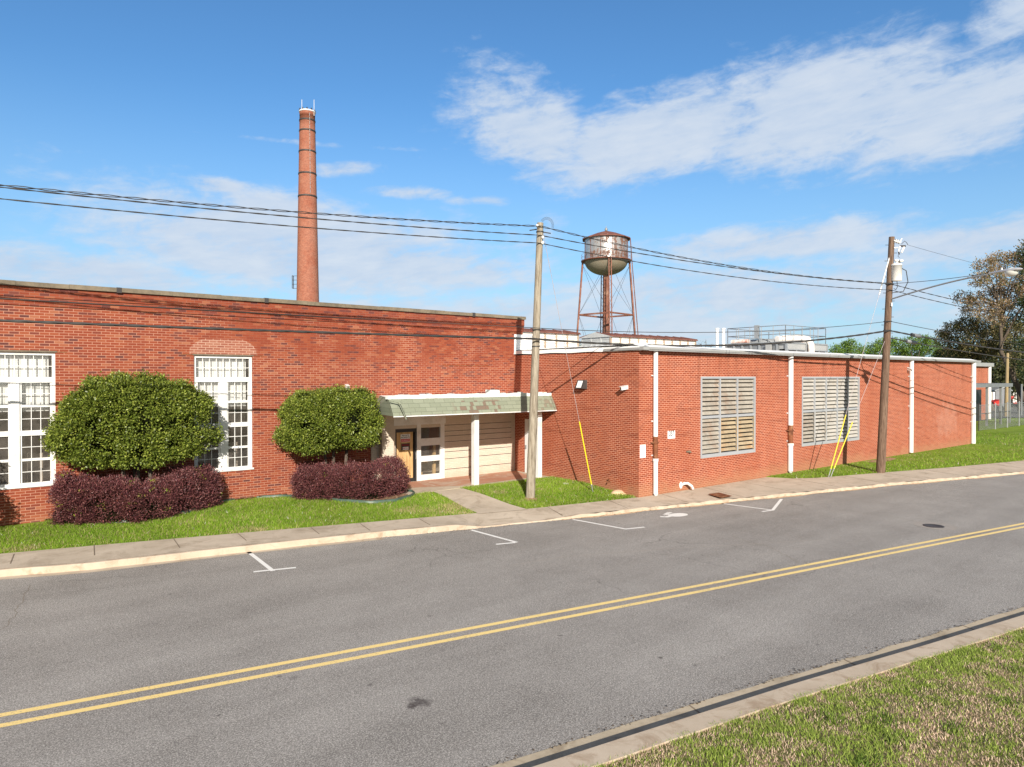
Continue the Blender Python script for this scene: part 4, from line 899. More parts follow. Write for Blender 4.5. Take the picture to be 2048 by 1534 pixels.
monitor(m2a, m2b, 3.3, 'long white louvered roof monitor with grey gable end in front of the water tower', 10, True)
monitor(m1b-6.6, m1b, 3.3, 'shorter white louvered roof monitor with rusty roof beside the mill parapet', 6, False)
rear = thing('rear_building', 'flat-roofed building behind the annex that carries the roof monitors', 'building', (20, 37, 0))
obj('wall', MB().box(20, 62, YM-1.2, 70, 0, 5.19), M['membrane'], rear)
# chimney
CD = 90.0
cc = atD(616, 755, CD); ch = thing('brick_chimney', 'tall tapering round red brick smokestack with dark iron bands', 'chimney', (cc.x, cc.y, 0))
zt = atD(616, 226, CD).z; rt0 = 29.5/2*CD/F; rb = 43.5/2*CD/F
zbot = atD(616, 604, CD).z
def cr(z): return rb+(rt0-rb)*((z-zbot)/(zt-zbot)) if z > zbot else rb+(zbot-z)*0.03
pr_ = [(cr(z), z) for z in np.linspace(0, zt-0.6, 26)] + [(cr(zt)*1.02, zt-0.6), (cr(zt)*1.03, zt), (cr(zt)*0.8, zt), (cr(zt)*0.75, zt-2)]
obj('shaft', MB().lathe((cc.x, cc.y, 0), pr_, 40), M['brick_stack'], ch)
for py in (244, 265, 306, 350, 395):
    z = atD(616, py, CD).z; r = cr(z); obj('iron_band', MB().lathe((cc.x, cc.y, z), [(r, -0.11), (r+0.05, -0.1), (r+0.05, 0.1), (r, 0.11)], 32), M['darksteel'], ch)
r = cr(zt)*1.03; obj('rim', MB().lathe((cc.x, cc.y, zt), [(r+0.02, -0.12), (r+0.06, -0.1), (r+0.05, 0.06), (r-0.25, 0.06), (r-0.25, 0.02)], 32), M['white'], ch)
bb = MB()
for k in range(11):
    a = k*2*PI/11+0.3; bb.ball((cc.x+r*math.cos(a), cc.y+r*math.sin(a), zt+0.16), (0.10, 0.10, 0.16), 6, 5)
obj('rim_block', bb, M['birdtop'], ch)
for dx in (-0.62, 0.97):
    d = rt*dx*r - fw*0.3
    obj('antenna', MB().tube([(cc.x+d.x, cc.y+d.y, zt-0.6), (cc.x+d.x, cc.y+d.y, zt+1.5)], 0.028, 6), M['white'], ch)
lp = MB(); d = rt*0.55*1.0-fw*0.84
for i in range(20):
    z0 = atD(616, 232+i*8, CD).z; z1 = atD(616, 232+(i+1)*8-1.5, CD).z
    lp.tube([(cc.x+d.x*(cr(z0)+0.03), cc.y+d.y*(cr(z0)+.03), z0), (cc.x+d.x*(cr(z1)+.03), cc.y+d.y*(cr(z1)+.03), z1)], 0.035, 5)
obj('conduit', lp, M['galv'], ch)
cg = MB(); s_ = -rt
za, zb_ = atD(600, 577, CD).z, atD(600, 552, CD).z
for w in (-0.25, 0.25):
    b0 = Vector((cc.x, cc.y, 0))+s_*(cr(za)+0.55)+fw*w; cg.tube([(b0.x, b0.y, za), (b0.x, b0.y, zb_)], 0.05, 5)
for k in range(4):
    z = za+(zb_-za)*k/3; b0 = Vector((cc.x, cc.y, z))+s_*(cr(za)+0.55); b0.z = z
    cg.bar(b0-Vector((fw.x, fw.y, 0))*.25, b0+Vector((fw.x, fw.y, 0))*.25, 0.05, 0.05); e_ = Vector((cc.x, cc.y, z))+s_*cr(za)*0.95; e_.z = z; cg.bar(b0, e_, 0.05, 0.05)
obj('ladder_cage', cg, M['darksteel'], ch)
# water tower
WD = 100.0; k_ = WD/F
wc = atD(1212, 755, WD); wt = thing('water_tower', 'rusty silver water tower on four lattice legs with conical roof', 'water tower', (wc.x, wc.y, 0))
def wz(py): return atD(1212, py, WD).z
R = 43.0*k_
zb0, zt0, za_ = wz(522), wz(477), wz(462.5)
obj('tank', MB().lathe((wc.x, wc.y, 0), [(R, zb0), (R, zt0)], 48), M['tank'], wt)
tk = MB()
for a in np.linspace(0, 2*PI, 13)[:-1]: tk.box(wc.x+R*math.cos(a)-0.03, wc.x+R*math.cos(a)+0.03, wc.y+R*math.sin(a)-0.03, wc.y+R*math.sin(a)+0.03, zb0, zt0)
obj('tank_seam', tk, M['rust_steel'], wt)
obj('roof', MB().lathe((wc.x, wc.y, 0), [(R*0.98, zt0-0.05), (R*1.13, zt0-0.25), (R*1.13, zt0-0.12), (R*0.55, (zt0+za_)/2+0.05), (0.16, za_), (0.0, za_)], 12, False), M['rust_roof'], wt)
obj('finial', MB().ball((wc.x, wc.y, za_+0.2), (0.22, 0.22, 0.28), 8, 6).tube([(wc.x, wc.y, za_), (wc.x, wc.y, za_+0.7)], 0.05, 6), M['galv'], wt)
bz_ = wz(551); bp = [(R*math.cos(t), zb0-(zb0-bz_)*math.sin(t)) for t in np.linspace(0, PI/2, 14)]
obj('bowl', MB().lathe((wc.x, wc.y, 0), bp[::-1], 48), M['bowl'], wt)
bo = MB().lathe((wc.x, wc.y, zb0-0.12), [(R-0.05, 0), (R+0.5, 0), (R+0.5, 0.12), (R-0.05, 0.12)], 40)
for a in np.linspace(0, 2*PI, 25)[:-1]:
    x, y = wc.x+(R+0.47)*math.cos(a), wc.y+(R+0.47)*math.sin(a); bo.tube([(x, y, zb0), (x, y, zb0+0.85)], 0.015, 4)
for h in (0.45, 0.85): bo.tube([(wc.x+(R+0.47)*math.cos(a), wc.y+(R+0.47)*math.sin(a), zb0+h) for a in np.linspace(0, 2*PI, 41)], 0.014, 4)
obj('balcony', bo, M['rust_steel'], wt)
obj('riser', MB().tube([(wc.x, wc.y, 0), (wc.x, wc.y, bz_+0.2)], 0.46, 16), M['rust_steel'], wt)
base = math.atan2(-fw.y, -fw.x)
leg_t, leg_b, mids = [], [], []
zmid = wz(630); zfoot = 0.0
def legp(a, z):
    rr = R+0.28+(zb0-z)*0.075; return Vector((wc.x+rr*math.cos(a), wc.y+rr*math.sin(a), z))
angs = [base+0.02+PI/2*k for k in range(4)]
for a in angs:
    lg = MB(); p0, p1 = legp(a, 0), legp(a, zb0-0.1); sd_ = Vector((-math.sin(a), math.cos(a), 0)); o_ = Vector((math.cos(a), math.sin(a), 0))
    for s in (-1, 1): lg.bar(p0+sd_*0.17*s, p1+sd_*0.17*s, 0.12, 0.22, o_)
    for i in range(40):
        t0, t1 = i/40, (i+1)/40; s = 1 if i % 2 else -1
        lg.bar(p0.lerp(p1, t0)+sd_*0.17*s-o_*0.1, p0.lerp(p1, t1)-sd_*0.17*s-o_*0.1, 0.06, 0.03)
    obj('leg', lg, M['rust_steel'], wt)
for i in range(4):
    a, b = angs[i], angs[(i+1) % 4]
    obj('strut', MB().bar(legp(a, zmid), legp(b, zmid), 0.20, 0.22), M['rust_steel'], wt)
    br_ = MB()
    for z0, z1 in ((zmid, zb0-0.6), (0.3, zmid)):
        br_.tube([legp(a, z0), legp(b, z1)], 0.020, 5); br_.tube([legp(b, z0), legp(a, z1)], 0.020, 5)
    obj('tie_rod', br_, M['darksteel'], wt)
ar = angs[1] if legp(angs[1], 5).dot(rt) > legp(angs[3], 5).dot(rt) else angs[3]
ld = MB(); q0 = legp(ar, 0)+rt*0.55; q1 = legp(ar, zt0)+rt*0.1; q1 = Vector((wc.x, wc.y, zt0))+rt*(R*1.12); qm = Vector((wc.x, wc.y, zb0))+rt*(R+0.62)
for off in (-0.18, 0.18):
    o_ = Vector((fw.x, fw.y, 0))*off; ld.tube([q0+o_, qm+o_, q1+o_], 0.035, 5)
for i in range(60):
    p = q0.lerp(qm, i/60); ld.tube([p-Vector((fw.x, fw.y, 0))*.18, p+Vector((fw.x, fw.y, 0))*.18], 0.02, 4)
obj('ladder', ld, M['rust_steel'], wt)
# cooling unit with railings on the annex roof: its ribbed side faces the mill, its two hooded coils the street
YU = 22.0
ux1, ux2 = onY(1573, 690, YU).x, onY(1655, 690, YU).x
yb_ = onX(1453, 690, ux1).y; uz = onY(1573, 684, YU).z; ur = AZ+0.13
cu_ = thing('cooling_unit', 'grey rooftop cooling unit with guard railings on the annex roof', 'cooling unit', (ux1, YU, ur))
obj('casing', MB().box(ux1, ux2, YU+0.5, yb_, ur, uz-0.03), M['steel_grey'], cu_)
for k in range(8):
    y = YU+(yb_-YU)*k/7; obj('casing_rib', MB().box(ux1-0.07, ux1-0.002, y-0.06, y+0.06, ur, uz-0.06), M['galv'], cu_)
obj('top_band', MB().box(ux1-0.09, ux1-0.071, YU-0.05, yb_+0.07, uz-0.10, uz+0.04), M['galv'], cu_)
wd = (ux2-ux1)
for a, b in ((ux1+0.02, ux1+wd*0.47), (ux1+wd*0.57, ux2)):
    hb = MB().box(a, b, YU+0.02, YU+0.49, uz-0.40, uz-0.02)
    v = obj('condenser', hb, M['fascia'], cu_); LOC[v.name] = LOC[cu_.name]
    obj('frame', MB().box(a, a+0.07, YU-0.03, YU+0.015, ur, uz).box(b-0.07, b, YU-0.03, YU+0.015, ur, uz).bar((a+.1, YU, uz-.42), (a+.5, YU, ur), .04, .04).bar((b-.1, YU, uz-.42), (b-.5, YU, ur), .04, .04).box(a+.07, b-.07, YU-.02, YU+.018, uz-.46, uz-.40).box((a+b)/2-.03, (a+b)/2+.03, YU-.01, YU+.018, ur, uz-.46).box(a+.07, b-.07, YU-.03, YU+.018, uz-.06, uz+.02), M['galv'], v)
    obj('coil', MB().quad((a+.07, YU+.40, ur), (b-.07, YU+.40, ur), (b-.07, YU+.06, uz-.41), (a+.07, YU+.06, uz-.41)), M['darksteel'], v)
obj('fan_ring', MB().lathe((ux1+1.5, YU+2.3, uz), [(1.35, 0), (1.28, 0.26), (1.2, 0.26), (1.25, 0)], 36), M['galv'], cu_)
M['lagging'] = simple('torn_pipe_lagging', (0.76, 0.72, 0.68), 0.7, var=0.06, scale=1.5, dirt=((0.45, 0.12, 0.05), 0.95))
xq = ux1+wd*0.52
obj('lagged_pipe', MB().tube([(ux1-0.02, YU+0.6, uz+0.2), (ux1+0.9, YU+0.4, uz+0.26), (xq-0.5, YU+0.3, uz+0.32), (xq-0.1, YU+0.0, uz+0.24), (xq+0.02, YU-0.14, uz-0.1), (xq+0.06, YU-0.16, ur)], 0.20, 10), M['lagging'], cu_)
obj('lagged_pipe', MB().tube([(ux1+0.15, yb_-0.3, uz+0.15), (ux1+0.15, yb_-1.5, uz+0.15)], 0.15, 8), M['lagging'], cu_)
obj('lagged_pipe', MB().tube([(xq+0.5, YU+0.8, uz+0.15), (xq+1.2, YU+0.9, uz+0.2)], 0.17, 8), M['lagging'], cu_)
for px, lab in ((1434.5, 'white vent pipe on the annex roof, the one farther from the cooling unit'), (1447, 'white vent pipe on the annex roof touching the end of the cooling unit')):
    q = onX(px, 680, ux1-0.35); x, y = q.x, q.y; zt_ = onX(px, 657, ux1-0.35).z
    tag(obj('vent_pipe', MB().tube([(x, y, ur-0.05), (x, y, zt_)], 0.10, 10).lathe((x, y, zt_-0.06), [(0.13, 0), (0.13, 0.08), (0, 0.1)], 10), M['white'], origin=(x, y, ur)), lab, 'pipe', 'vent pipes beside the cooling unit')
ra = MB(); zr1, zr2 = onY(1640, 657, YU+.3).z, onY(1640, 673, YU+.3).z
R0, R1, Q0, Q1 = ux1+0.05, ux2-0.05, YU+0.1, yb_-0.05
for z in (zr1, zr2):
    ra.tube([(R0, Q0, z), (R1, Q0, z), (R1, Q1, z), (R0, Q1, z), (R0, Q0, z)], 0.024, 5)
for k in range(6):
    t_ = k/5
    for p in ((R0, Q0+(Q1-Q0)*t_), (R1, Q0+(Q1-Q0)*t_), (R0+(R1-R0)*t_, Q0), (R0+(R1-R0)*t_, Q1)): ra.tube([(*p, uz-0.1), (*p, zr1)], 0.022, 5)
obj('railing', ra, M['galv'], cu_)
obj('control_box', MB().box(ux1-0.2, ux1-0.092, YU+0.9, YU+1.25, uz-0.6, uz-0.12), M['fascia'], cu_)
obj('motor_box', MB().box(ux1+0.0, ux1+0.2, YU+1.9, YU+2.15, uz+0.3, zr1+0.1), M['galv'], cu_)
# ------------------------------------------------------------------ shrubs
HOLLY = [(0.085, 0.12, 0.016), (0.14, 0.19, 0.024), (0.20, 0.25, 0.036), (0.28, 0.32, 0.055), (0.105, 0.145, 0.022)]
PURPLE = [(0.21, 0.075, 0.07), (0.085, 0.026, 0.032), (0.125, 0.036, 0.045), (0.17, 0.055, 0.062), (0.14, 0.055, 0.05), (0.065, 0.022, 0.028), (0.23, 0.10, 0.095)]
def sphere_pts(n):
    v = rng.normal(0, 1, (n, 3)); return v/np.linalg.norm(v, axis=1)[:, None]
def lump(d, seed, k=9, amp=0.13):
    r = np.random.default_rng(seed); c = r.normal(0, 1, (k, 3)); c /= np.linalg.norm(c, axis=1)[:, None]
    s = np.zeros(len(d))
    for q in c: s += np.exp((d@q-1)*9)
    return amp*(s-s.mean())
def clumps(pts, seed, k, rad):
    """nearest of k random clump centres: 0 at a clump's middle rising to ~1 in the cracks between clumps, and the clump's number"""
    r = np.random.default_rng(seed); c = pts[r.choice(len(pts), k, replace=False)]
    best = np.full(len(pts), 9e9); idx = np.zeros(len(pts), int)
    for i in range(k):
        dd = ((pts-c[i])**2).sum(1); m = dd < best; best[m] = dd[m]; idx[m] = i
    return np.sqrt(best)/rad, idx
def shrub(name, label, c, rad, nclus, seed, shape, group, stems):
    """clipped shrub: clumps of leaf clusters over a squarish lumpy body, near-black core painted as inner shade, with twigs, stray shoots, stems"""
    c = np.array(c); rad = np.array(rad); zg0 = zg(c[0], c[1])+0.02
    t = thing(name, label, 'bush', (c[0], c[1], zg0), group)
    def surf(d):
        p = np.sign(d)*np.abs(d)**0.80; p /= (np.abs(p)**2.9).sum(1)[:, None]**(1/2.9)
        return p*(1+lump(d, seed))[:, None]*shape(d)[:, None]
    d = sphere_pts(nclus)
    S0 = surf(d)*rad
    kk = int(60*rad[0]*rad[2]/2.4)+40; dist, idx = clumps(S0, seed, kk, 0.27); r = np.random.default_rng(seed+5)
    off = r.normal(0.0, 0.035, kk)[idx]; crack = np.clip(dist-0.55, 0, 0.8)
    depth = 1+off-0.16*crack-np.abs(rng.normal(0, 0.03, len(d)))
    hole = r.uniform(0, 1, kk)[idx] < 0.025
    keep = ~(hole & (rng.uniform(0, 1, len(d)) < 0.8)) & ~((crack > 0.38) & (rng.uniform(0, 1, len(d)) < 0.6)); d, depth, idx = d[keep], depth[keep], idx[keep]
    C = c+S0[keep]*depth[:, None]; N = d/rad; N /= np.linalg.norm(N, axis=1)[:, None]
    m = 30; P = np.repeat(C, m, 0)+rng.normal(0, 0.075, (len(C)*m, 3)); NN = np.repeat(N, m, 0)+np.array([0, 0, 0.25])
    # long shoots that break the outline
    k = rng.choice(len(C), 260); sh = []; sn = []
    for i in k:
        L = rng.uniform(0.06, 0.20); dv = N[i]+rng.normal(0, 0.3, 3)
        for q in np.linspace(0, 1, 10): sh.append(C[i]+dv*L*q+rng.normal(0, 0.018, 3)); sn.append(dv)
    P = np.concatenate([P, np.array(sh)]); NN = np.concatenate([NN, np.array(sn)])
    leaves('foliage', P, NN, 0.066, HOLLY, M['leaf_gloss'], t, 0.55, 0.85)
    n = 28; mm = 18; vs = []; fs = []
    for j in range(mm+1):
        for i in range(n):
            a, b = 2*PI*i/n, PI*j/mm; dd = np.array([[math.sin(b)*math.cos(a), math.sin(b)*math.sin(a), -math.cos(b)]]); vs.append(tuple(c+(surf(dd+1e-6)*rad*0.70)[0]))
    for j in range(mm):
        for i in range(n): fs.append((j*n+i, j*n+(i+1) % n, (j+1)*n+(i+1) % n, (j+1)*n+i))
    core = MB().add(vs, fs)  # solid body, coloured near-black as the shade between leaf clumps
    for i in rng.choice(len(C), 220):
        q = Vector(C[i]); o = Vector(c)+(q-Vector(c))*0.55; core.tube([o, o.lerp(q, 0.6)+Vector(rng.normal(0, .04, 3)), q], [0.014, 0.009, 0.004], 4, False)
    obj('shade_core', core, M['twig_shade'], t)
    for (dx, dy, top) in stems:
        obj('trunk', MB().tube([(c[0]+dx, c[1]+dy, zg0-0.1), (c[0]+dx*1.1, c[1]+dy, zg0+0.5), (c[0]+dx*1.5, c[1]+dy*1.2, c[2]-rad[2]*0.3)], [0.075, 0.06, 0.05], 8), M['trunk'], t)
    return t
GB = 'rounded evergreen bushes along the mill wall'
yA = 22.12
a0 = onY(100, 850, yA); a1 = onY(448, 850, yA); at_ = onY(275, 756, yA+0.1); ab = onY(275, 940, yA-0.4)
def shp_a(d):
    f = np.ones(len(d)); low = np.clip(-d[:, 2]-0.1, 0, 1); f *= 1-0.16*low*np.sign(np.abs(d[:, 0])); f *= 1-0.07*np.clip(d[:, 2], 0, 1)*np.clip(-d[:, 0], 0, 1)
    return f
shrub('round_bush', 'wide clipped glossy green bush covering the wall between the two white windows', ((a0.x+a1.x)/2-0.10, yA, (at_.z+ab.z)/2-0.03), ((a1.x-a0.x)/2*0.87, 0.76, (at_.z-ab.z)/2*0.97), 4300, 3, shp_a, GB, [(-0.3, 0.15, 0), (0.0, 0.2, 0), (0.25, 0.15, 0), (-0.05, 0.3, 0)])
yB = 21.85
b0 = onY(560, 840, yB); b1 = onY(765, 840, yB); bt = onY(660, 779, yB+.1); bb_ = onY(660, 910, yB-0.5)
shrub('round_bush', 'smaller round clipped green bush beside the entrance canopy', ((b0.x+b1.x)/2, yB, (bt.z+bb_.z)/2), ((b1.x-b0.x)/2*0.89, 0.95, (bt.z-bb_.z)/2), 3000, 11, lambda d: 1-0.16*np.clip(-d[:, 2]-0.1, 0, 1), GB, [(-0.15, 0.25, 0), (0.1, 0.3, 0), (0.45, 0.25, 0)])
# third bush stands just outside the left edge; its shadow falls on the wall and the first window
shrub('round_bush', 'tall green bush beyond the first white window, shading the foot of the mill wall', (-2.35, 20.9, 1.5), (1.9, 1.1, 1.95), 1300, 21, lambda d: np.ones(len(d)), GB, [(0, 0, 0)])
def hedge(label, line, hr, zr, n, seed, weeds):
    """low loose hedge following a curved line on the ground; hr half width, zr height"""
    L0 = [Vector(p) for p in line]; L = []
    ext = [L0[0]*2-L0[1]]+L0+[L0[-1]*2-L0[-2]]
    for i in range(1, len(ext)-2):
        for k in range(8):
            u = k/8; a_, b_, c_, d_ = ext[i-1], ext[i], ext[i+1], ext[i+2]
            L.append(0.5*((2*b_)+(c_-a_)*u+(2*a_-5*b_+4*c_-d_)*u*u+(3*b_-a_-3*c_+d_)*u**3))
    L.append(L0[-1])
    acc = [0]
    for i in range(1, len(L)): acc.append(acc[-1]+(L[i]-L[i-1]).length)
    R_ = []
    for k in range(49):
        q_ = acc[-1]*k/48; j = min(max(int(np.searchsorted(acc, q_))-1, 0), len(L)-2); R_.append(L[j].lerp(L[j+1], (q_-acc[j])/max(1e-6, acc[j+1]-acc[j])))
    L = R_
    TG = [(L[min(i+1, len(L)-1)]-L[max(i-1, 0)]).normalized() for i in range(len(L))]
    P0 = L[len(L)//2]
    t = thing('purple_hedge', label, 'hedge', (P0.x, P0.y, zg(P0.x, P0.y)), 'purple hedges under the green bushes')
    ts = rng.uniform(0, 1, n); base = []; tang = []
    for s in ts:
        f = s*(len(L)-1); i = min(int(f), len(L)-2); base.append(L[i].lerp(L[i+1], f-i)); tang.append(TG[i].lerp(TG[i+1], f-i).normalized())
    base = np.array([tuple(b) for b in base]); tang = np.array([tuple(b) for b in tang]); nrm = np.stack([-tang[:, 1], tang[:, 0], np.zeros(n)], 1)
    endf = np.minimum(1, np.minimum(ts, 1-ts)*8+0.45); h = np.array([zr(q) for q in ts])*np.minimum(1, endf+0.2)
    gz = np.array([zg(p[0], p[1]) for p in base]); face = rng.uniform(0, 1, n); v_ = rng.uniform(0, 1, n); e3 = 3.2
    top = face < 0.36; sd_ = np.where(face < 0.84, -1.0, 1.0)
    ox = np.where(top, v_*2-1, sd_*(1-v_**e3)**(1/e3)); zz_ = np.where(top, (1-np.abs(v_*2-1)**e3)**(1/e3), v_)
    bulge = 0.86+0.20*np.sin(np.clip(zz_, 0, 1)*2.6)
    wob = 1+0.05*np.sin(ts*17+seed)+0.04*np.sin(ts*41+ox*5)+0.03*rng.normal(0, 1, n)
    C = base+nrm*(ox*hr*endf*bulge*wob)[:, None]; C[:, 2] = gz+0.05+zz_*h*wob
    endpush = np.where(ts < 0.05, -1, 0)+np.where(ts > 0.95, 1, 0)
    N = nrm*(np.abs(ox)**2*np.sign(ox))[:, None]+np.array([0, 0, 1])*(zz_**2)[:, None]*0.9+tang*endpush[:, None]+np.array([0, 0, 0.12])
    N /= np.linalg.norm(N, axis=1)[:, None]
    dist, idx = clumps(C, seed+3, 110, 0.20); C = C+N*(np.random.default_rng(seed+8).normal(0, 0.045, 110)[idx]-0.06*np.clip(dist-0.5, 0, 1))[:, None]
    kp = ~((dist > 0.95) & (rng.uniform(0, 1, n) < 0.6)); C, N, gz, base = C[kp], N[kp], gz[kp], base[kp]; n = len(C)
    m = 24; P = np.repeat(C, m, 0)+rng.normal(0, 0.06, (n*m, 3)); NN = np.repeat(N, m, 0)
    sh = []; sn = []
    for i in rng.choice(n, 240):
        L_ = rng.uniform(0.06, 0.2); dv = N[i]+rng.normal(0, 0.45, 3)+np.array([0, 0, .25])
        for q in np.linspace(0, 1, 9): sh.append(C[i]+dv*L_*q+rng.normal(0, 0.015, 3)); sn.append(dv)
    P = np.concatenate([P, np.array(sh)]); NN = np.concatenate([NN, np.array(sn)]); gz_ = np.concatenate([np.repeat(gz, m), np.zeros(len(sh))])
    P[:, 2] = np.maximum(P[:, 2], gz_+0.02); P[:, 1] = np.minimum(P[:, 1], YL-0.05)
    leaves('foliage', P, NN, 0.052, PURPLE, M['leaf_purple'], t, 0.42, 0.65)
    if weeds:
        k = rng.choice(n, weeds); Pw = np.repeat(C[k]+N[k]*0.05, 14, 0)+rng.normal(0, 0.05, (weeds*14, 3))
        leaves('weed_leaves', Pw, np.repeat(N[k], 14, 0)+np.array([0, 0, .4]), 0.07, [(0.22, 0.24, 0.03), (0.16, 0.22, 0.04), (0.28, 0.24, 0.06)], M['leaf'], t, 0.4, 0.8)
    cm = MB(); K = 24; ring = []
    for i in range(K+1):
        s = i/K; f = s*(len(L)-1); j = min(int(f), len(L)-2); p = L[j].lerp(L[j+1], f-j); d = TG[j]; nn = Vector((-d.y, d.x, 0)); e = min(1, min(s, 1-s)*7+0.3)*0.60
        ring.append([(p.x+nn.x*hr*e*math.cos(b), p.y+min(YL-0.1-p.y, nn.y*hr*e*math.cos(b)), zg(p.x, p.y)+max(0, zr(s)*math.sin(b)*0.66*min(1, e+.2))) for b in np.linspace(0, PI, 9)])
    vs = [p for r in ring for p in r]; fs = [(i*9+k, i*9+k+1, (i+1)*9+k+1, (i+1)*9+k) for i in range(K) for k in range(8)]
    cm.add(vs, fs); obj('shade_core', cm, M['twig_shade'], t)  # solid hull whose near-black colour paints the shade in leaf gaps
    return t
def gl(px, py, dy=0.0, z=0.12): q = onZ(px, py, z); return (q.x, q.y+dy, 0)
hedge('long curved dark purple hedge under the wide bush', [(1.72, 22.42, 0), (2.35, 22.28, 0), (3.05, 21.92, 0), (3.9, 21.62, 0), (4.65, 21.95, 0), (5.35, 22.38, 0), (5.95, 22.5, 0)], 0.47, lambda s: 1.19-0.22*math.sin(min(1, max(0, s))*PI)**1.5-0.05*s, 3200, 2, 26)
hedge('shorter dark purple hedge under the smaller round bush by the door', [(8.5, 22.3, 0), (9.0, 21.65, 0), (9.68, 21.05, 0), (10.4, 20.66, 0), (11.05, 20.92, 0), (11.45, 21.4, 0)], 0.52, lambda s: 0.90+0.16*s**2, 2900, 5, 4)
# weeds in the bed
for k, (px, py) in enumerate([(100, 1027), (185, 1045), (168, 1044), (88, 1022), (612, 997), (650, 1001), (696, 1003), (715, 1000)]):
    q = onZ(px, py, 0.13); n = 40
    t = thing('weed', ['low yellowish weed by the left end of the edging', 'broad leafed light green weed in front of the long purple hedge', 'small weed clump beside the broad leafed weed', 'little weed at the very foot of the wall by the first window', 'low weed at the left foot of the shorter purple hedge', 'weed under the front of the shorter purple hedge', 'weed on bare soil right of the shorter purple hedge front', 'small weed on the bare soil nearest the porch'][k], 'weed', (q.x, q.y, zg(q.x, q.y)), 'weeds in the planting bed')
    P = np.array([q.x, q.y, zg(q.x, q.y)+0.05])+rng.normal(0, 1, (n, 3))*np.array([0.07, 0.05, 0.02])
    leaves('leaf_tuft', P, rng.normal(0, 0.5, (n, 3))+np.array([0, 0, 0.9]), 0.10 if k != 1 else 0.17, [(0.13, 0.22, 0.03), (0.2, 0.26, 0.05), (0.09, 0.17, 0.02)], M['leaf'], t, 0.5, 0.5)
# ------------------------------------------------------------------ grass
def blades(name, X, Y, zf, h, w, cols, label=None, tall=0.35):
    n = len(X); Z = np.array([zf(x, y) for x, y in zip(X, Y)])
    a = rng.uniform(0, 2*PI, n); hh = h*(1+rng.uniform(-tall, tall*1.6, n)); lean = rng.normal(0, 0.55, (n, 2))*hh[:, None]
    dx, dy = np.cos(a)*w/2, np.sin(a)*w/2
    V = np.stack([np.stack([X-dx, Y-dy, Z-0.01], 1), np.stack([X+dx, Y+dy, Z-0.01], 1), np.stack([X+lean[:, 0], Y+lean[:, 1], Z+hh], 1)], 1).reshape(-1, 3)
    o = raw(name, V, None, np.repeat(cols, 3, 0), M['blade'], None, 3)
    return tag(o, kind='stuff')
def vnoise(X, Y, s, seed):
    r = np.random.default_rng(seed); ph = r.uniform(0, 6.28, (6, 3)); out = np.zeros(len(X))
    for i in range(6):
        k = s*(1.6**i)*0.5; th = ph[i, 2]; out += np.sin((X*np.cos(th)+Y*np.sin(th))*k+ph[i, 0])*np.cos((-X*np.sin(th)+Y*np.cos(th))*k*1.1+ph[i, 1])/(1.25**i)
    return out/2.2
def lawncols(X, Y, dry=0.16):
    n = len(X); v = vnoise(X, Y, 3.0, 4); base = np.array([0.155, 0.285, 0.020]); alt = np.array([0.25, 0.37, 0.035]); d = np.array([0.40, 0.34, 0.17])
    k = np.clip(0.5+0.5*v+rng.normal(0, 0.25, n), 0, 1)[:, None]; c = base*(1-k)+alt*k
    dk = (rng.uniform(0, 1, n) < dry*(1+2*np.clip(vnoise(X, Y, 1.3, 9)-0.3, 0, 1)*4))[:, None]
    big = (1+0.22*vnoise(X, Y, 0.9, 17))[:, None]; clover = (rng.uniform(0, 1, n) < 0.004)[:, None]
    return np.where(clover, np.array([0.75, 0.75, 0.68]), np.where(dk, d, c)*big*(1+rng.uniform(-0.35, 0.3, (n, 1))))
n = 120000; X = rng.uniform(-3, 13.9, n); Y = rng.uniform(16, 22.9, n)
wx = interp([(p[0].y, p[0].x) for p in walk][::-1]); wxr = interp([(p[1].y, p[1].x) for p in walk][::-1])
yi = yI(X); ye = np.where(X < EP[0].x, YL-0.35, np.where(X < EP[-1].x, yE(X)-0.05, 20.42))
ok = (Y > yi+0.02+0.03*np.sin(X*11)) & (Y < ye) & ~((X > wx(Y)) & (X > 10.5)) & ~((X > 10.6) & (Y > 20.4))
ok &= ~((X > EP[-1].x-0.1) & (X < EP[-1].x+0.25) & (Y > yE(X)-0.02) & (Y < 20.9))
X, Y = X[ok], Y[ok]; blades('front_grass', X, Y, zg, 0.055, 0.016, lawncols(X, Y))
n = 60000; X = rng.uniform(11, XS-0.03, n); Y = rng.uniform(15.9, 20.6, n); ok = (Y > yI(X)+0.02+0.03*np.sin(X*9)) & (Y < 20.47) & (X > wxr(Y)+0.03)
X, Y = X[ok], Y[ok]; blades('middle_grass', X, Y, zg, 0.06, 0.018, lawncols(X, Y, 0.14))
n = 110000; X = 26.2+rng.uniform(0, 1, n)**1.4*34; Y = rng.uniform(6, 34, n)
ok = (Y > yI(X)+0.03+0.05*np.sin(X*7)) & (Y < np.where(X < AX1, YF-0.03, 34)) & ~((X > 34.6) & (X < 37) & (Y > YF-0.75+0.3*np.sin(X*2)))
X, Y = X[ok], Y[ok]; blades('side_grass', X, Y, lambda x, y: 0.0, 0.075, 0.03, lawncols(X, Y, 0.12)*0.95)
bare = MB().ngon([(x, y, 0.028) for x, y in ((34.4, 15.3), (35.5, 15.15), (36.9, 15.35), (37.4, YF), (34.2, YF))]); struct('bare_soil', bare, M['mulch'])
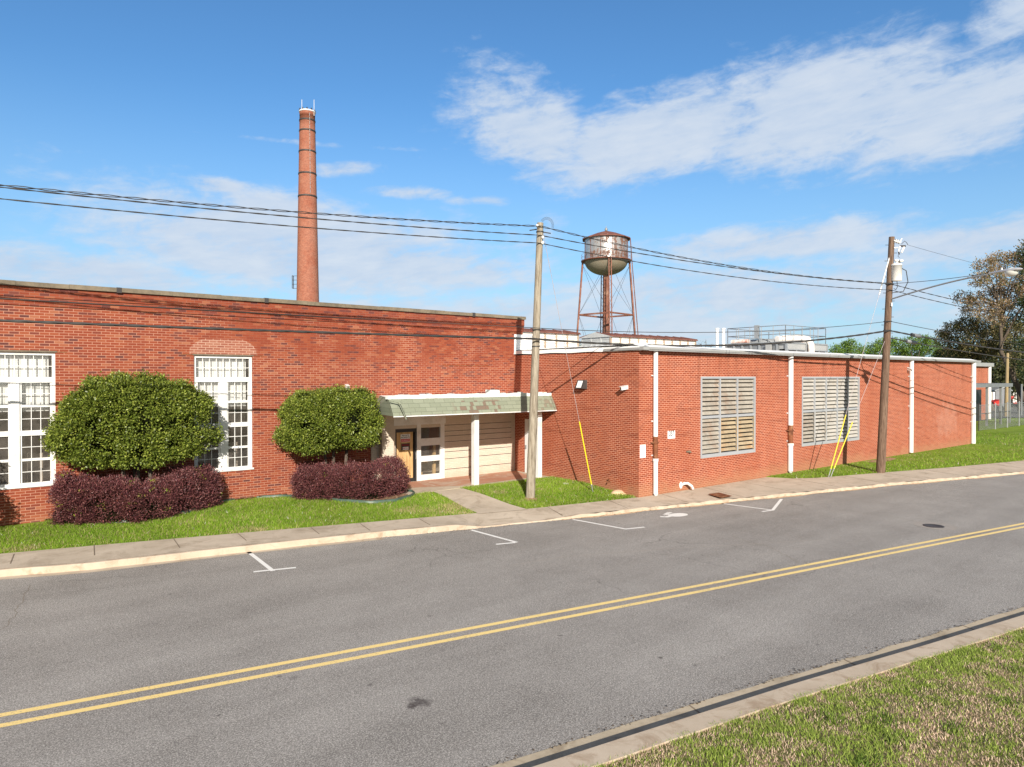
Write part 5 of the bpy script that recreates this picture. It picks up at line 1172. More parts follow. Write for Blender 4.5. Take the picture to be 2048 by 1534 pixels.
# near verge: green and dry straw in patches
n = 560000; X = rng.uniform(3.5, 24, n); yy = rng.uniform(0, 1, n)**1.25*9.5; Y = yN(X)-GW-0.33-yy+0.05*np.sin(X*13)*0.6
ok = (0.618*X+0.786*Y > 4.0); X, Y = X[ok], Y[ok]; n = len(X)
v = 0.6*vnoise(X, Y, 2.2, 31)+0.75*vnoise(X, Y, 8.0, 33)+0.35*vnoise(X, Y, 20.0, 35); dist = yN(X)-GW-0.33-Y
thr = 0.0-0.55*np.clip((dist-0.5)/2.2, 0, 1)
dryp = 1/(1+np.exp(-(v-thr)*5))
isdry = rng.uniform(0, 1, n) < np.clip(dryp*0.95, 0.04, 0.86)
uu = rng.uniform(0, 1, (n, 1)); gcol = np.array([0.16, 0.235, 0.035])*(1-uu)+np.array([0.33, 0.41, 0.09])*uu
uu = rng.uniform(0, 1, (n, 1)); dcol = np.array([0.74, 0.58, 0.45])*(1-uu)+np.array([0.34, 0.24, 0.17])*uu
keep = ~(isdry & (rng.uniform(0, 1, n) < 0.35)); cols = np.where(isdry[:, None], dcol, gcol)*(1+rng.uniform(-0.25, 0.25, (n, 1)))*1.14
hh = np.where(isdry, 0.024, 0.034)
class ZV:
    pass
Xk, Yk, Ck, hk = X[keep], Y[keep], cols[keep], hh[keep]
nt_ = 90; tx = rng.uniform(4, 20, nt_); ty = yN(tx)-GW-0.6-rng.uniform(0, 1, nt_)*6.5
TX = np.repeat(tx, 60)+rng.normal(0, 0.09, nt_*60); TY = np.repeat(ty, 60)+rng.normal(0, 0.07, nt_*60); okk = TY < yN(TX)-GW-0.36
tc = np.repeat(np.array([[0.09, 0.15, 0.025], [0.14, 0.21, 0.035], [0.19, 0.25, 0.06]])[rng.integers(0, 3, nt_)], 60, 0)*(1+rng.uniform(-.3, .3, (nt_*60, 1)))
blades('verge_weeds', TX[okk], TY[okk], zv, 0.055, 0.022, tc[okk])
blades('verge_grass', Xk, Yk, zv, hk, 0.0125, Ck, tall=0.4)
def scatter(name, X, Y, Z, size, cols, flat=0.5):
    n = len(X); P = np.stack([X, Y, Z], 1); a = rng.uniform(0, 2*PI, n); s = size*(1+rng.uniform(-.5, .7, n)); q = []
    for k in range(4): q.append(P+np.stack([np.cos(a+k*PI/2)*s*(1 if k % 2 else 0.6), np.sin(a+k*PI/2)*s*(1 if k % 2 else 0.6), rng.uniform(0, 1, n)*s*flat], 1))
    return tag(raw(name, np.stack(q, 1).reshape(-1, 3), None, np.repeat(cols, 4, 0), M['blade'], None, 4), kind='stuff')
n = 900; X = rng.uniform(3.5, 26, n); Y = yN(X)+np.abs(rng.normal(0, 0.07, n))-0.03; c = np.array([[0.07, 0.065, 0.06], [0.3, 0.27, 0.23], [0.16, 0.12, 0.08]])[rng.integers(0, 3, n)]
scatter('gutter_grit', X, Y, np.full(n, ZR+0.008), 0.014, c)
n = 700; X = rng.uniform(8, 34, n); Y = yK(X)-np.abs(rng.normal(0, 0.10, n)); c = np.array([[0.3, 0.22, 0.15], [0.45, 0.35, 0.25], [0.14, 0.10, 0.07]])[rng.integers(0, 3, n)]
scatter('kerb_grit', X, Y, np.full(n, ZR+0.008), 0.017, c)
n = 520; k = rng.integers(0, len(EP)-1, n); f = rng.uniform(0, 1, n); X = np.array([EP[i].x*(1-u)+EP[i+1].x*u for i, u in zip(k, f)]); Y = np.minimum(yE(X)+0.06+np.abs(rng.normal(0, 0.35, n)), YL-0.05)
c = np.array([[0.30, 0.19, 0.11], [0.40, 0.28, 0.17], [0.18, 0.10, 0.07], [0.22, 0.10, 0.08]])[rng.integers(0, 4, n)]
scatter('leaf_litter', X, Y, np.array([zg(x, y) for x, y in zip(X, Y)])+0.045, 0.035, c, 0.7)
# ------------------------------------------------------------------ poles and wires
P1 = onZ(1060, 998, 0.06); D1 = 23.24
t1 = atD(1080.5, 446, D1)
pole1 = thing('utility_pole', 'weathered pale grey wooden utility pole in the grass by the entrance walk', 'utility pole', tuple(P1))
def pole_pts(a, b, n=10): return [a.lerp(b, i/n) for i in range(n+1)]
pp = pole_pts(Vector((P1.x, P1.y, -0.2)), t1, 12)
obj('shaft', MB().tube(pp, list(np.linspace(0.158, 0.108, 13)), 16), M['pole_grey'], pole1)
obj('soil_collar', MB().lathe((P1.x, P1.y, P1.z-0.03), [(0.42, 0), (0.25, 0.05), (0.15, 0.09)], 14), M['mulch'], pole1)
def along(pole, z):
    a, b = pole; t = (z-a.z)/(b.z-a.z); return a.lerp(b, t)
A1 = (Vector((P1.x, P1.y, 0)), t1)
bn = MB()
for py in (464, 660, 693): z = atD(1075, py, D1).z; q = along(A1, z); bn.lathe((q.x, q.y, z), [(0.13+0.004*(9.4-z), -0.018), (0.13+0.004*(9.4-z), 0.018)], 14)
obj('band', bn, M['darksteel'], pole1)
hw_ = MB()
for py, s in ((476, 1), (487, 1), (453, -1)):
    z = atD(1075, py, D1).z; q = along(A1, z); o_ = Vector((-fw.x, -fw.y, 0))*0.12+rt*0.10*s; hw_.ball((q.x+o_.x, q.y+o_.y, z), (0.05, 0.05, 0.055), 10, 6)
obj('insulator', hw_, M['porcelain'], pole1)
wm2 = MB(); q = along(A1, 9.3)
for k in range(3):
    r_ = 0.18+0.03*k; wm2.tube([q+rt*(r_*math.cos(a)+0.22)+Vector((0, 0, r_*math.sin(a)*1.2-0.02)) for a in np.linspace(-0.3, PI*0.8, 10)], 0.006, 4)
wm2.tube([q-rt*0.36+Vector((0, 0, -.18)), q-rt*0.12+Vector((0, 0, -.14))], 0.02, 5)
wm2.tube([q+rt*0.12+Vector((0, 0, -.24)), q+rt*0.36+Vector((0, 0, -.28))], 0.02, 5)
obj('splice', wm2, M['cable'], pole1)
P2 = onZ(1760.5, 945, 0.0); D2 = 30.0; D2 = (P2-CAM).dot(fw); t2 = atD(1783.5, 474, D2)
pole2 = thing('utility_pole', 'dark brown wooden utility pole in the side lawn carrying a transformer and street lamp', 'utility pole', tuple(P2))
pp = pole_pts(Vector((P2.x, P2.y, -0.3)), t2, 12)
obj('shaft', MB().tube(pp, list(np.linspace(0.185, 0.115, 13)), 16), M['pole_brown'], pole2)
A2 = (Vector((P2.x, P2.y, 0)), t2)
st = MB()
for i, py in enumerate(range(490, 700, 16)):
    z = atD(1775, py, D2).z; q = along(A2, z); s = rt*(0.26 if i % 2 else -0.26); st.tube([q+s*0.4, q+s], 0.012, 5)
obj('climbing_step', st, M['darksteel'], pole2)
br2 = MB()
for py in (568, 643, 661): z = atD(1775, py, D2).z; q = along(A2, z); br2.lathe((q.x, q.y, z), [(0.165, -0.02), (0.165, 0.02)], 12)
obj('band', br2, M['darksteel'], pole2)
def P2at(px, py): return atD(px, py, D2-0.15)
ins = MB(); ins.tube([P2at(1788, 481), P2at(1801, 485)], [0.03, 0.05], 8); ins.tube([P2at(1800, 483), P2at(1804, 477)], 0.02, 6)
for k in range(3): ins.tube([P2at(1790+k*4, 481.5+k*1.2), P2at(1791.4+k*4, 482+k*1.2)], 0.09, 10)
obj('insulator', ins, M['porcelain'], pole2)
cf = MB().tube([P2at(1788, 496), P2at(1796, 495)], 0.025, 6).tube([P2at(1797, 503), P2at(1800, 492)], 0.035, 8); cf.tube([P2at(1803, 505), P2at(1808, 494)], 0.045, 8)
obj('cutout_fuse', cf, M['porcelain'], pole2)
ch_ = MB().tube([P2at(1800, 492), P2at(1811, 492)], 0.04, 6).tube([P2at(1797, 504), P2at(1799, 509)], 0.03, 6)
ch_.tube([P2at(1803, 488), P2at(1809, 482), P2at(1813, 485), P2at(1816, 490)], 0.012, 5).tube([P2at(1797, 509), P2at(1796, 513), P2at(1799, 515)], 0.01, 5)
obj('fuse_holder', ch_, M['darksteel'], pole2)
obj('pole_tag', MB().box(*(lambda q: (q.x-0.12, q.x+0.0, q.y-0.17, q.y-0.155, q.z-0.06, q.z+0.1))(along(A2, 7.3))), M['white'], pole2)
c = P2at(1793, 545); tr_ = thing('transformer', 'white cylindrical pole transformer high on the brown pole', 'transformer', tuple(c)); r_ = 0.21
zt_, zb_ = P2at(1793, 529).z, P2at(1793, 562).z
obj('tank', MB().lathe((c.x, c.y, 0), [(r_*0.95, zb_), (r_, zb_+0.03), (r_, zt_-0.06), (r_*1.04, zt_-0.06), (r_*1.04, zt_), (r_*0.6, zt_+0.05), (0, zt_+0.06)], 24), M['white'], tr_)
obj('bushing', MB().tube([(c.x, c.y, zt_), (c.x+.05, c.y, zt_+0.12)], 0.05, 8).lathe((c.x+0.0, c.y, zt_+0.12), [(0.03, 0), (0.09, 0.02), (0.09, 0.09), (0.03, 0.11)], 10).lathe((c.x+0.2*rt.x, c.y+0.2*rt.y, zt_+0.10), [(0.03, 0), (0.09, 0.02), (0.09, 0.09), (0.03, 0.11)], 10), M['porcelain'], tr_)
obj('arrester', MB().tube([(c.x+.1*rt.x, c.y+.1*rt.y, zt_-.1), (c.x+.13*rt.x, c.y+.13*rt.y, zt_+.18)], 0.045, 8), M['darksteel'], tr_)
obj('mount', MB().bar((c.x, c.y, zt_-.2), along(A2, zt_-.2), 0.1, 0.06).bar((c.x, c.y, zb_+.15), along(A2, zb_+.15), 0.1, 0.06), M['galv'], tr_)
q0 = Vector((c.x, c.y, zt_-.15))+rt*0.2
obj('lead', MB().tube([q0, q0+rt*.22+Vector((0, 0, -.12)), q0+rt*.30+Vector((0, 0, -.6)), q0+rt*.1+Vector((0, 0, -1.02)), q0-rt*.4+Vector((0, 0, -1.08))], 0.018, 6).tube([(c.x+.05, c.y, zb_), (c.x+.1, c.y, zb_-.25), (c.x-.05, c.y, zb_-.38), (c.x-.25, c.y, zb_-.35)], 0.014, 5), M['cable'], tr_)
# street lamp
la = along(A2, atD(1775, 600, D2).z); ldir = Vector((-0.24, -0.97, 0)).normalized(); tip = la+ldir*4.1; tip.z = atD(1930, 549.5, (tip-CAM).dot(fw)).z
lamp = thing('street_lamp', 'street lamp on a long curved arm reaching over the road from the brown pole', 'street lamp', tuple(la))
pts = []
for i in range(13):
    s = i/12; p = la.lerp(tip, s); p.z = la.z+(tip.z-la.z)*(1-(1-s)**1.5); pts.append(p)
obj('arm', MB().tube(pts, 0.032, 8), M['galv'], lamp)
hd = tip+ldir*0.1; s_ = ldir.cross(Vector((0, 0, 1)))
hm_ = MB(); prof2 = [(0.0, 0.045, 0.045), (0.25, 0.09, 0.06), (0.5, 0.15, 0.085), (0.8, 0.19, 0.10), (1.05, 0.16, 0.085), (1.2, 0.05, 0.03)]; vs = []; fs = []
for d_, w_, h_ in prof2:
    for k in range(12): a = 2*PI*k/12; vs.append(hd+ldir*d_+s_*w_*math.cos(a)+Vector((0, 0, 0.03+h_*math.sin(a)*(1.0 if math.sin(a) > 0 else 0.45))))
for i in range(len(prof2)-1):
    for k in range(12): fs.append((i*12+k, i*12+(k+1) % 12, (i+1)*12+(k+1) % 12, (i+1)*12+k))
hm_.add(vs, fs, True); obj('lamp_head', hm_, M['alu'], lamp)
M['lens'] = simple('frosted_lamp_lens', (0.6, 0.6, 0.56), 0.2, var=0.03)
cl = hd+ldir*0.8; obj('lens', MB().ball((cl.x, cl.y, cl.z-0.02), (0.19, 0.23, 0.17), 14, 8), M['lens'], lamp)
obj('photocell', MB().lathe((hd.x+ldir.x*.45, hd.y+ldir.y*.45, hd.z+.1), [(0.04, 0), (0.04, 0.09), (0, .1)], 8), M['alu'], lamp)
# wires
P0 = Vector((-16, 21, 0)); P3 = Vector((66, 6, 0))
def span(a, b, sag, n=40):
    return [Vector((a.x+(b.x-a.x)*i/n, a.y+(b.y-a.y)*i/n, a.z+(b.z-a.z)*i/n-4*sag*(i/n)*(1-i/n))) for i in range(n+1)]
def wire(name, label, pts, r, cat='cable', twist=0.0, n=6, grp=None):
    mb = MB()
    if twist:
        L = [0]
        for i in range(1, len(pts)): L.append(L[-1]+(pts[i]-pts[i-1]).length)
        for ph in (0, PI):
            q = []
            N_ = max(2, int(L[-1]/0.18)); j = 0
            for i in range(N_+1):
                s = L[-1]*i/N_
                while j < len(pts)-2 and L[j+1] < s: j += 1
                p = pts[j].lerp(pts[j+1], (s-L[j])/max(1e-6, L[j+1]-L[j])); w = s*2*PI/1.15+ph
                q.append(p+Vector((0, 0, math.sin(w)*twist))+Vector((0.25, 1, 0))*math.cos(w)*twist)
            mb.tube(q, r, n)
    else: mb.tube(pts, r, n)
    return tag(obj(name, mb, M['cable'], origin=tuple(pts[0])), label, cat, grp)
def w1(py, off=0.0): q = along(A1, atD(1077, py, D1).z); return q+Vector((-fw.x, -fw.y, 0))*(0.12+off)
def w2(py): q = along(A2, atD(1772, py, D2).z); return q+Vector((-fw.x, -fw.y, 0))*0.16
def join(*ss):
    out = list(ss[0])
    for s in ss[1:]: out += s[1:]
    return out
def zz0(py, X=0.5, Y=19.3): return atD(0, py, 15.5).z
def left(a, z_at0, sag):
    # choose the far end height so that the wire passes px 0 at z_at0
    t = (a.x-0.5)/(a.x-P0.x); z0 = (z_at0+4*sag*t*(1-t)-a.z*(1-t))/t
    return span(Vector((P0.x, P0.y, z0)), a, sag)
GP = 'power cables strung between the poles'
a = w1(454); b = w2(568)
wire('power_cable', 'topmost twisted power cable, strung between the tops of the grey and brown poles', join(left(a, zz0(373), 0.55), span(a, b, 0.33)), 0.011, 'power cable', 0.022, grp=GP)
a = w1(472); b = w2(569)
wire('power_cable', 'power cable just under the topmost one, meeting it at the brown pole', join(left(a, zz0(377), 0.45), span(a, b, 0.22), span(b, Vector((P3.x, P3.y, 8.0)), 1.0)), 0.011, 'power cable', 0.010, grp=GP)
a = w1(487.5); b = w2(581)
wire('power_cable', 'lowest of the power cables strung high between the two poles', join(left(a, zz0(400), 0.45), span(a, b, 0.30), span(b, Vector((P3.x, P3.y, 7.5)), 0.9)), 0.011, 'power cable', 0.008, grp=GP)
GT = 'thick telephone cables across the front'
b = w2(643); a = Vector((14.7, 17.6, atD(1075, 657, D1).z))
wire('telephone_cable', 'thin upper black telephone cable crossing in front of the mill cornice', join(left(a, zz0(598), 0.05), span(a, b, 0.30), span(b, Vector((P3.x, P3.y, 6.0)), 0.75)), 0.013, 'telephone cable', 0, grp=GT)
b = w2(661.5); a = Vector((14.7, 17.55, atD(1070, 678, D1-0.2).z))
wire('telephone_cable', 'thick black lashed telephone cable crossing the brick walls of both buildings', join(left(a, zz0(642), 0.12), span(a, b, 0.42), span(b, Vector((P3.x, P3.y, 5.6)), 0.75)), 0.028, 'telephone cable', 0.012, grp=GT)
b = along(A2, atD(1772, 676, D2).z)+rt*0.15
lower = span(b, Vector((P3.x, P3.y, 5.0)), 0.72)
wire('telephone_cable', 'lower thick telephone cable leaving the brown pole towards the trees', lower, 0.024, 'telephone cable', 0, grp=GT)
for i, (pts_, zoff, lab) in enumerate(((span(w2(661.5), Vector((P3.x, P3.y, 5.6)), 0.75), 0, 'upper grey splice case on the telephone cable right of the brown pole'), (lower, 0, 'lower grey splice case on the telephone cable right of the brown pole'))):
    k = 1
    p = pts_[0].lerp(pts_[4], 0.42-0.10*i); q = pts_[0].lerp(pts_[4], 0.60-0.10*i)
    tag(obj('splice_case', MB().tube([p, p.lerp(q, .04), p.lerp(q, .96), q], [0.04, 0.085, 0.085, 0.04], 12), M['steel_grey'], origin=tuple(p)), lab, 'splice case', 'cable splice cases')
b = P2at(1816, 490); e = Vector((66, 6.5, 8.8)); wire('high_wire', 'thin high wire running from the top of the brown pole into the trees', span(b, e, 0.5), 0.006, 'wire')
wire('lamp_wire', 'thin wire from the transformer to the street lamp head', span(along(A2, atD(1775, 567, D2).z)+rt*.15, tip+Vector((0, 0, 0.05)), 0.05), 0.012, 'wire')
# guys
M['guy'] = simple('pale_guy_strand', (0.46, 0.40, 0.40), 0.5, 0.3)
def guy(label, g0, top, split, grp, white=None):
    t = thing('guy_wire', label, 'guy wire', tuple(g0), grp)
    d = top-g0
    obj('strand', MB().tube([g0, top], 0.008, 5), M['guy'], t)
    s0, s1 = split; obj('yellow_guard', MB().tube([g0+d*s0, g0+d*s1], 0.022, 8), M['yellow_guard'], t)
    obj('anchor_rod', MB().tube([g0-d.normalized()*0.15, g0+d*s0*1.02], 0.017, 6).ball(tuple(g0+d*s0), 0.035, 8, 6), M['galv'], t)
    if white: obj('fibreglass_rod', MB().tube([g0+d*white[0], g0+d*white[1]], 0.028, 8), M['white'], t)
    return t
g1 = onZ(1186, 985, 0.06); guy('guy wire with a yellow guard leaning beside the annex side wall', g1, along(A1, atD(1080, 463, D1).z)+rt*.1, (0.03, 0.282), None)
g2 = onZ(1657.5, 953, 0.02); top_a = along(A2, atD(1778, 503, D2).z); top_b = along(A2, atD(1769, 671, D2).z)
guy('guy wire rising to the brown pole top with a white rod', g2, top_a, (0.03, 0.265), 'guy wires of the brown pole', (0.80, 0.985))
guy('lower guy wire of the brown pole with the thicker yellow guard', g2+Vector((0.10, -0.04, 0)), top_b, (0.05, 0.375), 'guy wires of the brown pole')
# ------------------------------------------------------------------ trees
def tree(name, label, base, blobs, leaf, pal, nl, group, tr=0.35, mat='leaf', limb=0.10, twigs=5, spread=0.55, lean=None, hole=0.0, bare=False):
    """trunk and limbs to every foliage clump; leaves in small tufts through each clump's volume"""
    base = Vector(base); t = thing(name, label, 'tree', tuple(base), group)
    cs = [Vector(b[0]) for b in blobs]; ctr = sum(cs, Vector())/len(cs)
    top = max(c.z for c in cs); fork = base.lerp(Vector((ctr.x, ctr.y, base.z+(top-base.z)*0.38)), 1.0)
    tk = MB().tube([base-Vector((0, 0, .4)), base.lerp(fork, 0.5)+Vector((random.uniform(-.2, .2), random.uniform(-.2, .2), 0)), fork, Vector((ctr.x, ctr.y, base.z+(top-base.z)*0.8))], [tr, tr*0.8, tr*0.62, tr*0.2], 8)
    P = []; N = []
    for c, r in blobs:
        c = np.array(c); r = np.array(r if hasattr(r, '__len__') else (r, r, r*0.8))
        s = fork.lerp(Vector((ctr.x, ctr.y, base.z+(top-base.z)*0.75)), random.uniform(0, 1)); e = Vector(c); m_ = s.lerp(e, 0.55)+Vector((0, 0, (e-s).length*0.08))
        tk.tube([s, m_, e], [limb, limb*0.65, limb*0.3], 6)
        vol = max(4, int(nl*(r[0]*r[1]*r[2])**(2/3)))
        for i in range(vol):
            d = rng.normal(0, 1, 3); d /= np.linalg.norm(d); q = c+d*r*rng.uniform(0.35, 1.05)**0.7
            if hole and math.sin(q[0]*1.7+q[2]*2.3)*math.cos(q[1]*1.9-q[2]*1.3) > 1-hole: continue
            if i < twigs*3: tk.tube([e, Vector(q)], [limb*0.25, limb*0.09], 4)
            k = 14 if not bare else 4
            P.append(q+rng.normal(0, 1, (k, 3))*leaf*1.1); N.append(np.tile(d+np.array([0, 0, 0.3]), (k, 1)))
    obj('trunk', tk, M['trunk'], t)
    leaves('crown', np.concatenate(P), np.concatenate(N), leaf, pal, M[mat], t, 0.6, spread)
    return t
def at(px, py, D): return tuple(atD(px, py, D))
k75 = 75/F
BROWN = [(0.26, 0.18, 0.11), (0.31, 0.22, 0.12), (0.35, 0.26, 0.16), (0.20, 0.155, 0.08), (0.18, 0.17, 0.06), (0.38, 0.26, 0.18)]
OLIVE = [(0.19, 0.165, 0.07), (0.25, 0.21, 0.08), (0.30, 0.24, 0.11), (0.15, 0.145, 0.06), (0.32, 0.23, 0.13)]
DARK = [(0.045, 0.06, 0.025), (0.065, 0.08, 0.03), (0.09, 0.105, 0.04), (0.08, 0.075, 0.035)]
PINE = [(0.025, 0.045, 0.018), (0.04, 0.06, 0.02), (0.055, 0.075, 0.025)]
SPRING = [(0.11, 0.20, 0.028), (0.15, 0.25, 0.035), (0.09, 0.16, 0.025), (0.18, 0.27, 0.05)]
PALE = [(0.22, 0.22, 0.10), (0.28, 0.26, 0.13), (0.18, 0.19, 0.07), (0.25, 0.22, 0.12)]
GT_ = 'trees behind the fence at the far right'
def blobset(D, lst, sc=1.0): return [(at(px, py, D+random.uniform(-2.5, 2.5)), (rx*D/F, rx*D/F*0.8, ry*D/F)) for px, py, rx, ry in lst]
D = 78
tree('budding_tree', 'tall sparse brown budding tree with sky showing through its branches', at(2062, 819, D), blobset(D, [
    (1972, 532, 24, 16), (1998, 520, 22, 18), (1960, 560, 22, 12), (1992, 555, 26, 14), (2030, 530, 26, 24), (2052, 510, 24, 22), (1928, 596, 24, 12), (1950, 608, 28, 14), (1980, 590, 26, 14), (2010, 580, 26, 16), (2040, 565, 26, 18), (1936, 622, 16, 9), (1968, 628, 24, 11), (2000, 612, 26, 14), (2030, 606, 28, 16), (2062, 590, 30, 24), (2062, 545, 26, 22), (2085, 560, 30, 40), (1990, 636, 20, 10)]),
    0.18, BROWN, 62, GT_, 0.34, limb=0.10, hole=0.27)
D = 84
tree('olive_tree', 'broad olive brown tree leaning left behind the annex roof end', at(1985, 815, D), blobset(D, [
    (1885, 676, 20, 14), (1905, 662, 24, 16), (1935, 650, 28, 16), (1962, 656, 30, 18), (1918, 690, 26, 16), (1950, 684, 30, 18), (1985, 672, 30, 22), (2010, 660, 28, 22), (1896, 704, 18, 10), (1935, 712, 28, 13), (1968, 706, 28, 16), (2000, 700, 28, 18)]),
    0.20, OLIVE+DARK[:2], 70, GT_, 0.34, limb=0.11, hole=0.16)
tree('pale_budding_tree', 'pale yellow green budding tree in front of the dark evergreens', at(2040, 815, 80), blobset(80, [
    (2010, 690, 24, 22), (2030, 668, 26, 22), (2048, 690, 26, 24), (2020, 722, 24, 20), (2050, 730, 26, 24), (2000, 650, 16, 10), (2046, 648, 24, 14)]),
    0.16, PALE+OLIVE[:3], 60, GT_, 0.25, limb=0.09, hole=0.25)
tree('dark_pine', 'dark green pine at the far right edge with heavy foliage tufts', at(2066, 815, 76), blobset(76, [
    (2052, 508, 18, 14), (2058, 540, 18, 12), (2046, 572, 16, 10), (2056, 604, 22, 12), (2040, 634, 22, 9), (2062, 650, 26, 14), (2050, 690, 24, 14), (2058, 730, 30, 20), (2062, 480, 14, 12)]),
    0.20, PINE, 52, GT_, 0.35, limb=0.10)
D = 96
tree('evergreen_tree', 'dense dark evergreen filling the gap above the brick outbuilding', at(1995, 812, D), blobset(D, [(1930, 720, 34, 22), (1965, 716, 34, 24), (2000, 724, 36, 28), (1990, 758, 34, 26), (2018, 752, 34, 30), (1962, 750, 28, 24), (2000, 786, 36, 18), (1890, 716, 26, 12)]), 0.28, DARK, 40, GT_, 0.5, limb=0.14)
tree('evergreen_tree', 'dense dark evergreen behind the far wooden pole, by the right edge', at(2062, 812, D), blobset(D, [(2040, 740, 34, 30), (2066, 720, 34, 36), (2048, 776, 34, 24), (2075, 770, 34, 30), (2035, 792, 30, 14), (2090, 740, 36, 60)]), 0.28, DARK, 40, GT_, 0.5, limb=0.14)
D = 125; GS = 'bright green trees beyond the annex roof'
for lab, bx, lst in (('bright green round tree right of the rooftop cooling unit', 1692, [(1672, 702, 14, 10), (1690, 693, 16, 10), (1704, 690, 13, 9), (1718, 698, 12, 10), (1692, 708, 26, 10), (1724, 706, 8, 7)]),
                     ('bright green tree directly left of the brown pole', 1752, [(1745, 700, 16, 11), (1762, 690, 15, 10), (1778, 686, 14, 10), (1762, 704, 24, 11), (1735, 710, 10, 8)]),
                     ('wide bright green tree right of the brown pole', 1830, [(1795, 692, 18, 13), (1818, 690, 20, 13), (1843, 684, 20, 13), (1862, 692, 18, 14), (1830, 706, 34, 13), (1878, 704, 16, 12), (1800, 708, 20, 10)]),
                     ('low green tree tucked below the olive tree', 1895, [(1885, 712, 18, 14), (1905, 716, 18, 12)])):
    tree('spring_tree', lab, at(bx, 800, D), blobset(D, lst), 0.24, SPRING, 44, GS, 0.4, limb=0.13, hole=0.1)
tree('bare_tree', 'leafless grey twiggy tree left of the rooftop cooling unit', at(1408, 800, 95), blobset(95, [(1402, 688, 9, 9), (1412, 684, 7, 8), (1422, 694, 6, 7), (1396, 696, 8, 6), (1408, 698, 16, 6)]), 0.10, [(0.24, 0.21, 0.16), (0.3, 0.27, 0.2)], 30, None, 0.25, limb=0.07, twigs=30, bare=True)
tree('yellow_bush', 'yellowish bush glimpsed between the two roof monitors', at(1160, 800, 75), blobset(75, [(1160, 686, 7, 7), (1160, 696, 8, 6)]), 0.14, [(0.24, 0.22, 0.03), (0.2, 0.22, 0.04)], 40, None, 0.12, limb=0.05)
# ------------------------------------------------------------------ far right yard
f0 = onZ(1957, 863, 0.05); f1 = onZ(2048, 850, 0.05); fd = (f1-f0); 
fposts = [onZ(px, py, 0.05) for px, py in ((1957.5, 861), (1990.5, 857.5), (2014.5, 854.5), (2038, 851))]
dlast = fposts[-1]-fposts[-2]; fposts += [fposts[-1]+dlast*k for k in (1, 2)]
fn = thing('chain_link_fence', 'chain link fence with pale posts beyond the end of the annex', 'fence', tuple(fposts[0]))
FH = 2.0
for i, p in enumerate(fposts):
    o = obj('post', MB().tube([(p.x, p.y, -0.1), (p.x, p.y, FH+0.05)], 0.045 if i else 0.03, 8).ball((p.x, p.y, FH+0.07), 0.06, 8, 6), M['galv'] if i else M['darksteel'], fn)
nt = MB()
for i in range(len(fposts)-1):
    a, b = fposts[i], fposts[i+1]; L = (b-a).length; d = (b-a)/L; s = 0.075; n = int(L/s); m = int(FH/s)
    def gp_(u, v): return Vector((a.x+d.x*u, a.y+d.y*u, 0.05+v))
    for k in range(-m, n+1):
        for sgn in (1, -1):
            if sgn > 0: u0, v0, u1, v1 = k*s, 0, k*s+FH-0.05, FH-0.05
            else: u0, v0, u1, v1 = k*s, FH-0.05, k*s+FH-0.05, 0
            if u0 < 0: t_ = -u0/(u1-u0); v0 += (v1-v0)*t_; u0 = 0
            if u1 > L: t_ = (L-u0)/(u1-u0); v1 = v0+(v1-v0)*t_; u1 = L
            if u1 > u0:
                p, q = gp_(u0, v0), gp_(u1, v1); w = Vector((0, 0, 0.006)); nt.quad(p-w, q-w, q+w, p+w)
obj('netting', nt, M['galv'], fn)
rl3 = MB()
for i in range(len(fposts)-1):
    a, b = fposts[i], fposts[i+1]; rl3.tube([(a.x, a.y, FH), (b.x, b.y, FH)], 0.02, 5)
obj('top_rail', rl3, M['galv'], fn)
bk = thing('brick_outbuilding', 'small far red brick block with pale roof edge beyond the annex end', 'building', (70, 24, 0))
YO = 24.0; oxr = onY(1978, 790, YO).x; ozt = onY(1965, 733, YO).z
obj('wall', MB().box(56, oxr, YO, 40, 0, ozt), M['brick_new'], bk)
obj('roof_edge', MB().box(55.7, oxr+0.35, YO-0.3, 40.2, ozt, ozt+0.35), M['fascia'], bk)
obj('downspout', MB().tube([(oxr-0.35, YO-0.12, 0), (oxr-0.35, YO-0.12, ozt)], 0.17, 8), M['white'], bk)
obj('doorway', MB().box(oxr-3.6, oxr-2.2, YO-0.05, YO-0.01, 0, 3.0), M['black'], bk)
cpx = [onY(px, 790, YO-3).x for px in (1950, 1976, 2003.5, 2021.5)]; czt = onY(1980, 767, YO-3).z
ca = thing('steel_shelter', 'open steel shelter frame with flat roof beam in front of the brick outbuilding', 'shelter', (cpx[0], YO-3, 0))
obj('roof', MB().box(cpx[0]-1, cpx[-1]+0.2, YO-3.1, YO+1.5, czt-0.32, czt), M['steel_grey'], ca)
for x in cpx[1:]: obj('post', MB().box(x-0.08, x+0.08, YO-3.0, YO-2.84, 0, czt-0.32), M['galv'], ca)
rr = MB()
for z in (0.55, 1.1): rr.tube([(cpx[0], YO-2.95, z), (cpx[-1], YO-2.95, z)], 0.04, 5)
obj('rail', rr, M['darksteel'], ca)
D = 92; q = atD(2007, 797, D); sx0, sx1 = -16*D/F, 15*D/F
sd_ = thing('storage_shed', 'grey gambrel shed with white corner behind the steel shelter', 'shed', (q.x, q.y, 0))
rv = Vector((rt.x, rt.y, 0)); fv = Vector((fw.x, fw.y, 0)); zt_ = atD(2007, 776, D).z
def sp(u, v, z): p = Vector((q.x, q.y, 0))+rv*u+fv*v; return (p.x, p.y, z)
obj('wall', MB().prism([sp(sx0, 0, 0), sp(sx1, 0, 0), sp(sx1, 0, zt_*.86), sp(0, 0, zt_*.98), sp(sx0, 0, zt_*.86)], tuple(fv*3)), M['shed'], sd_)
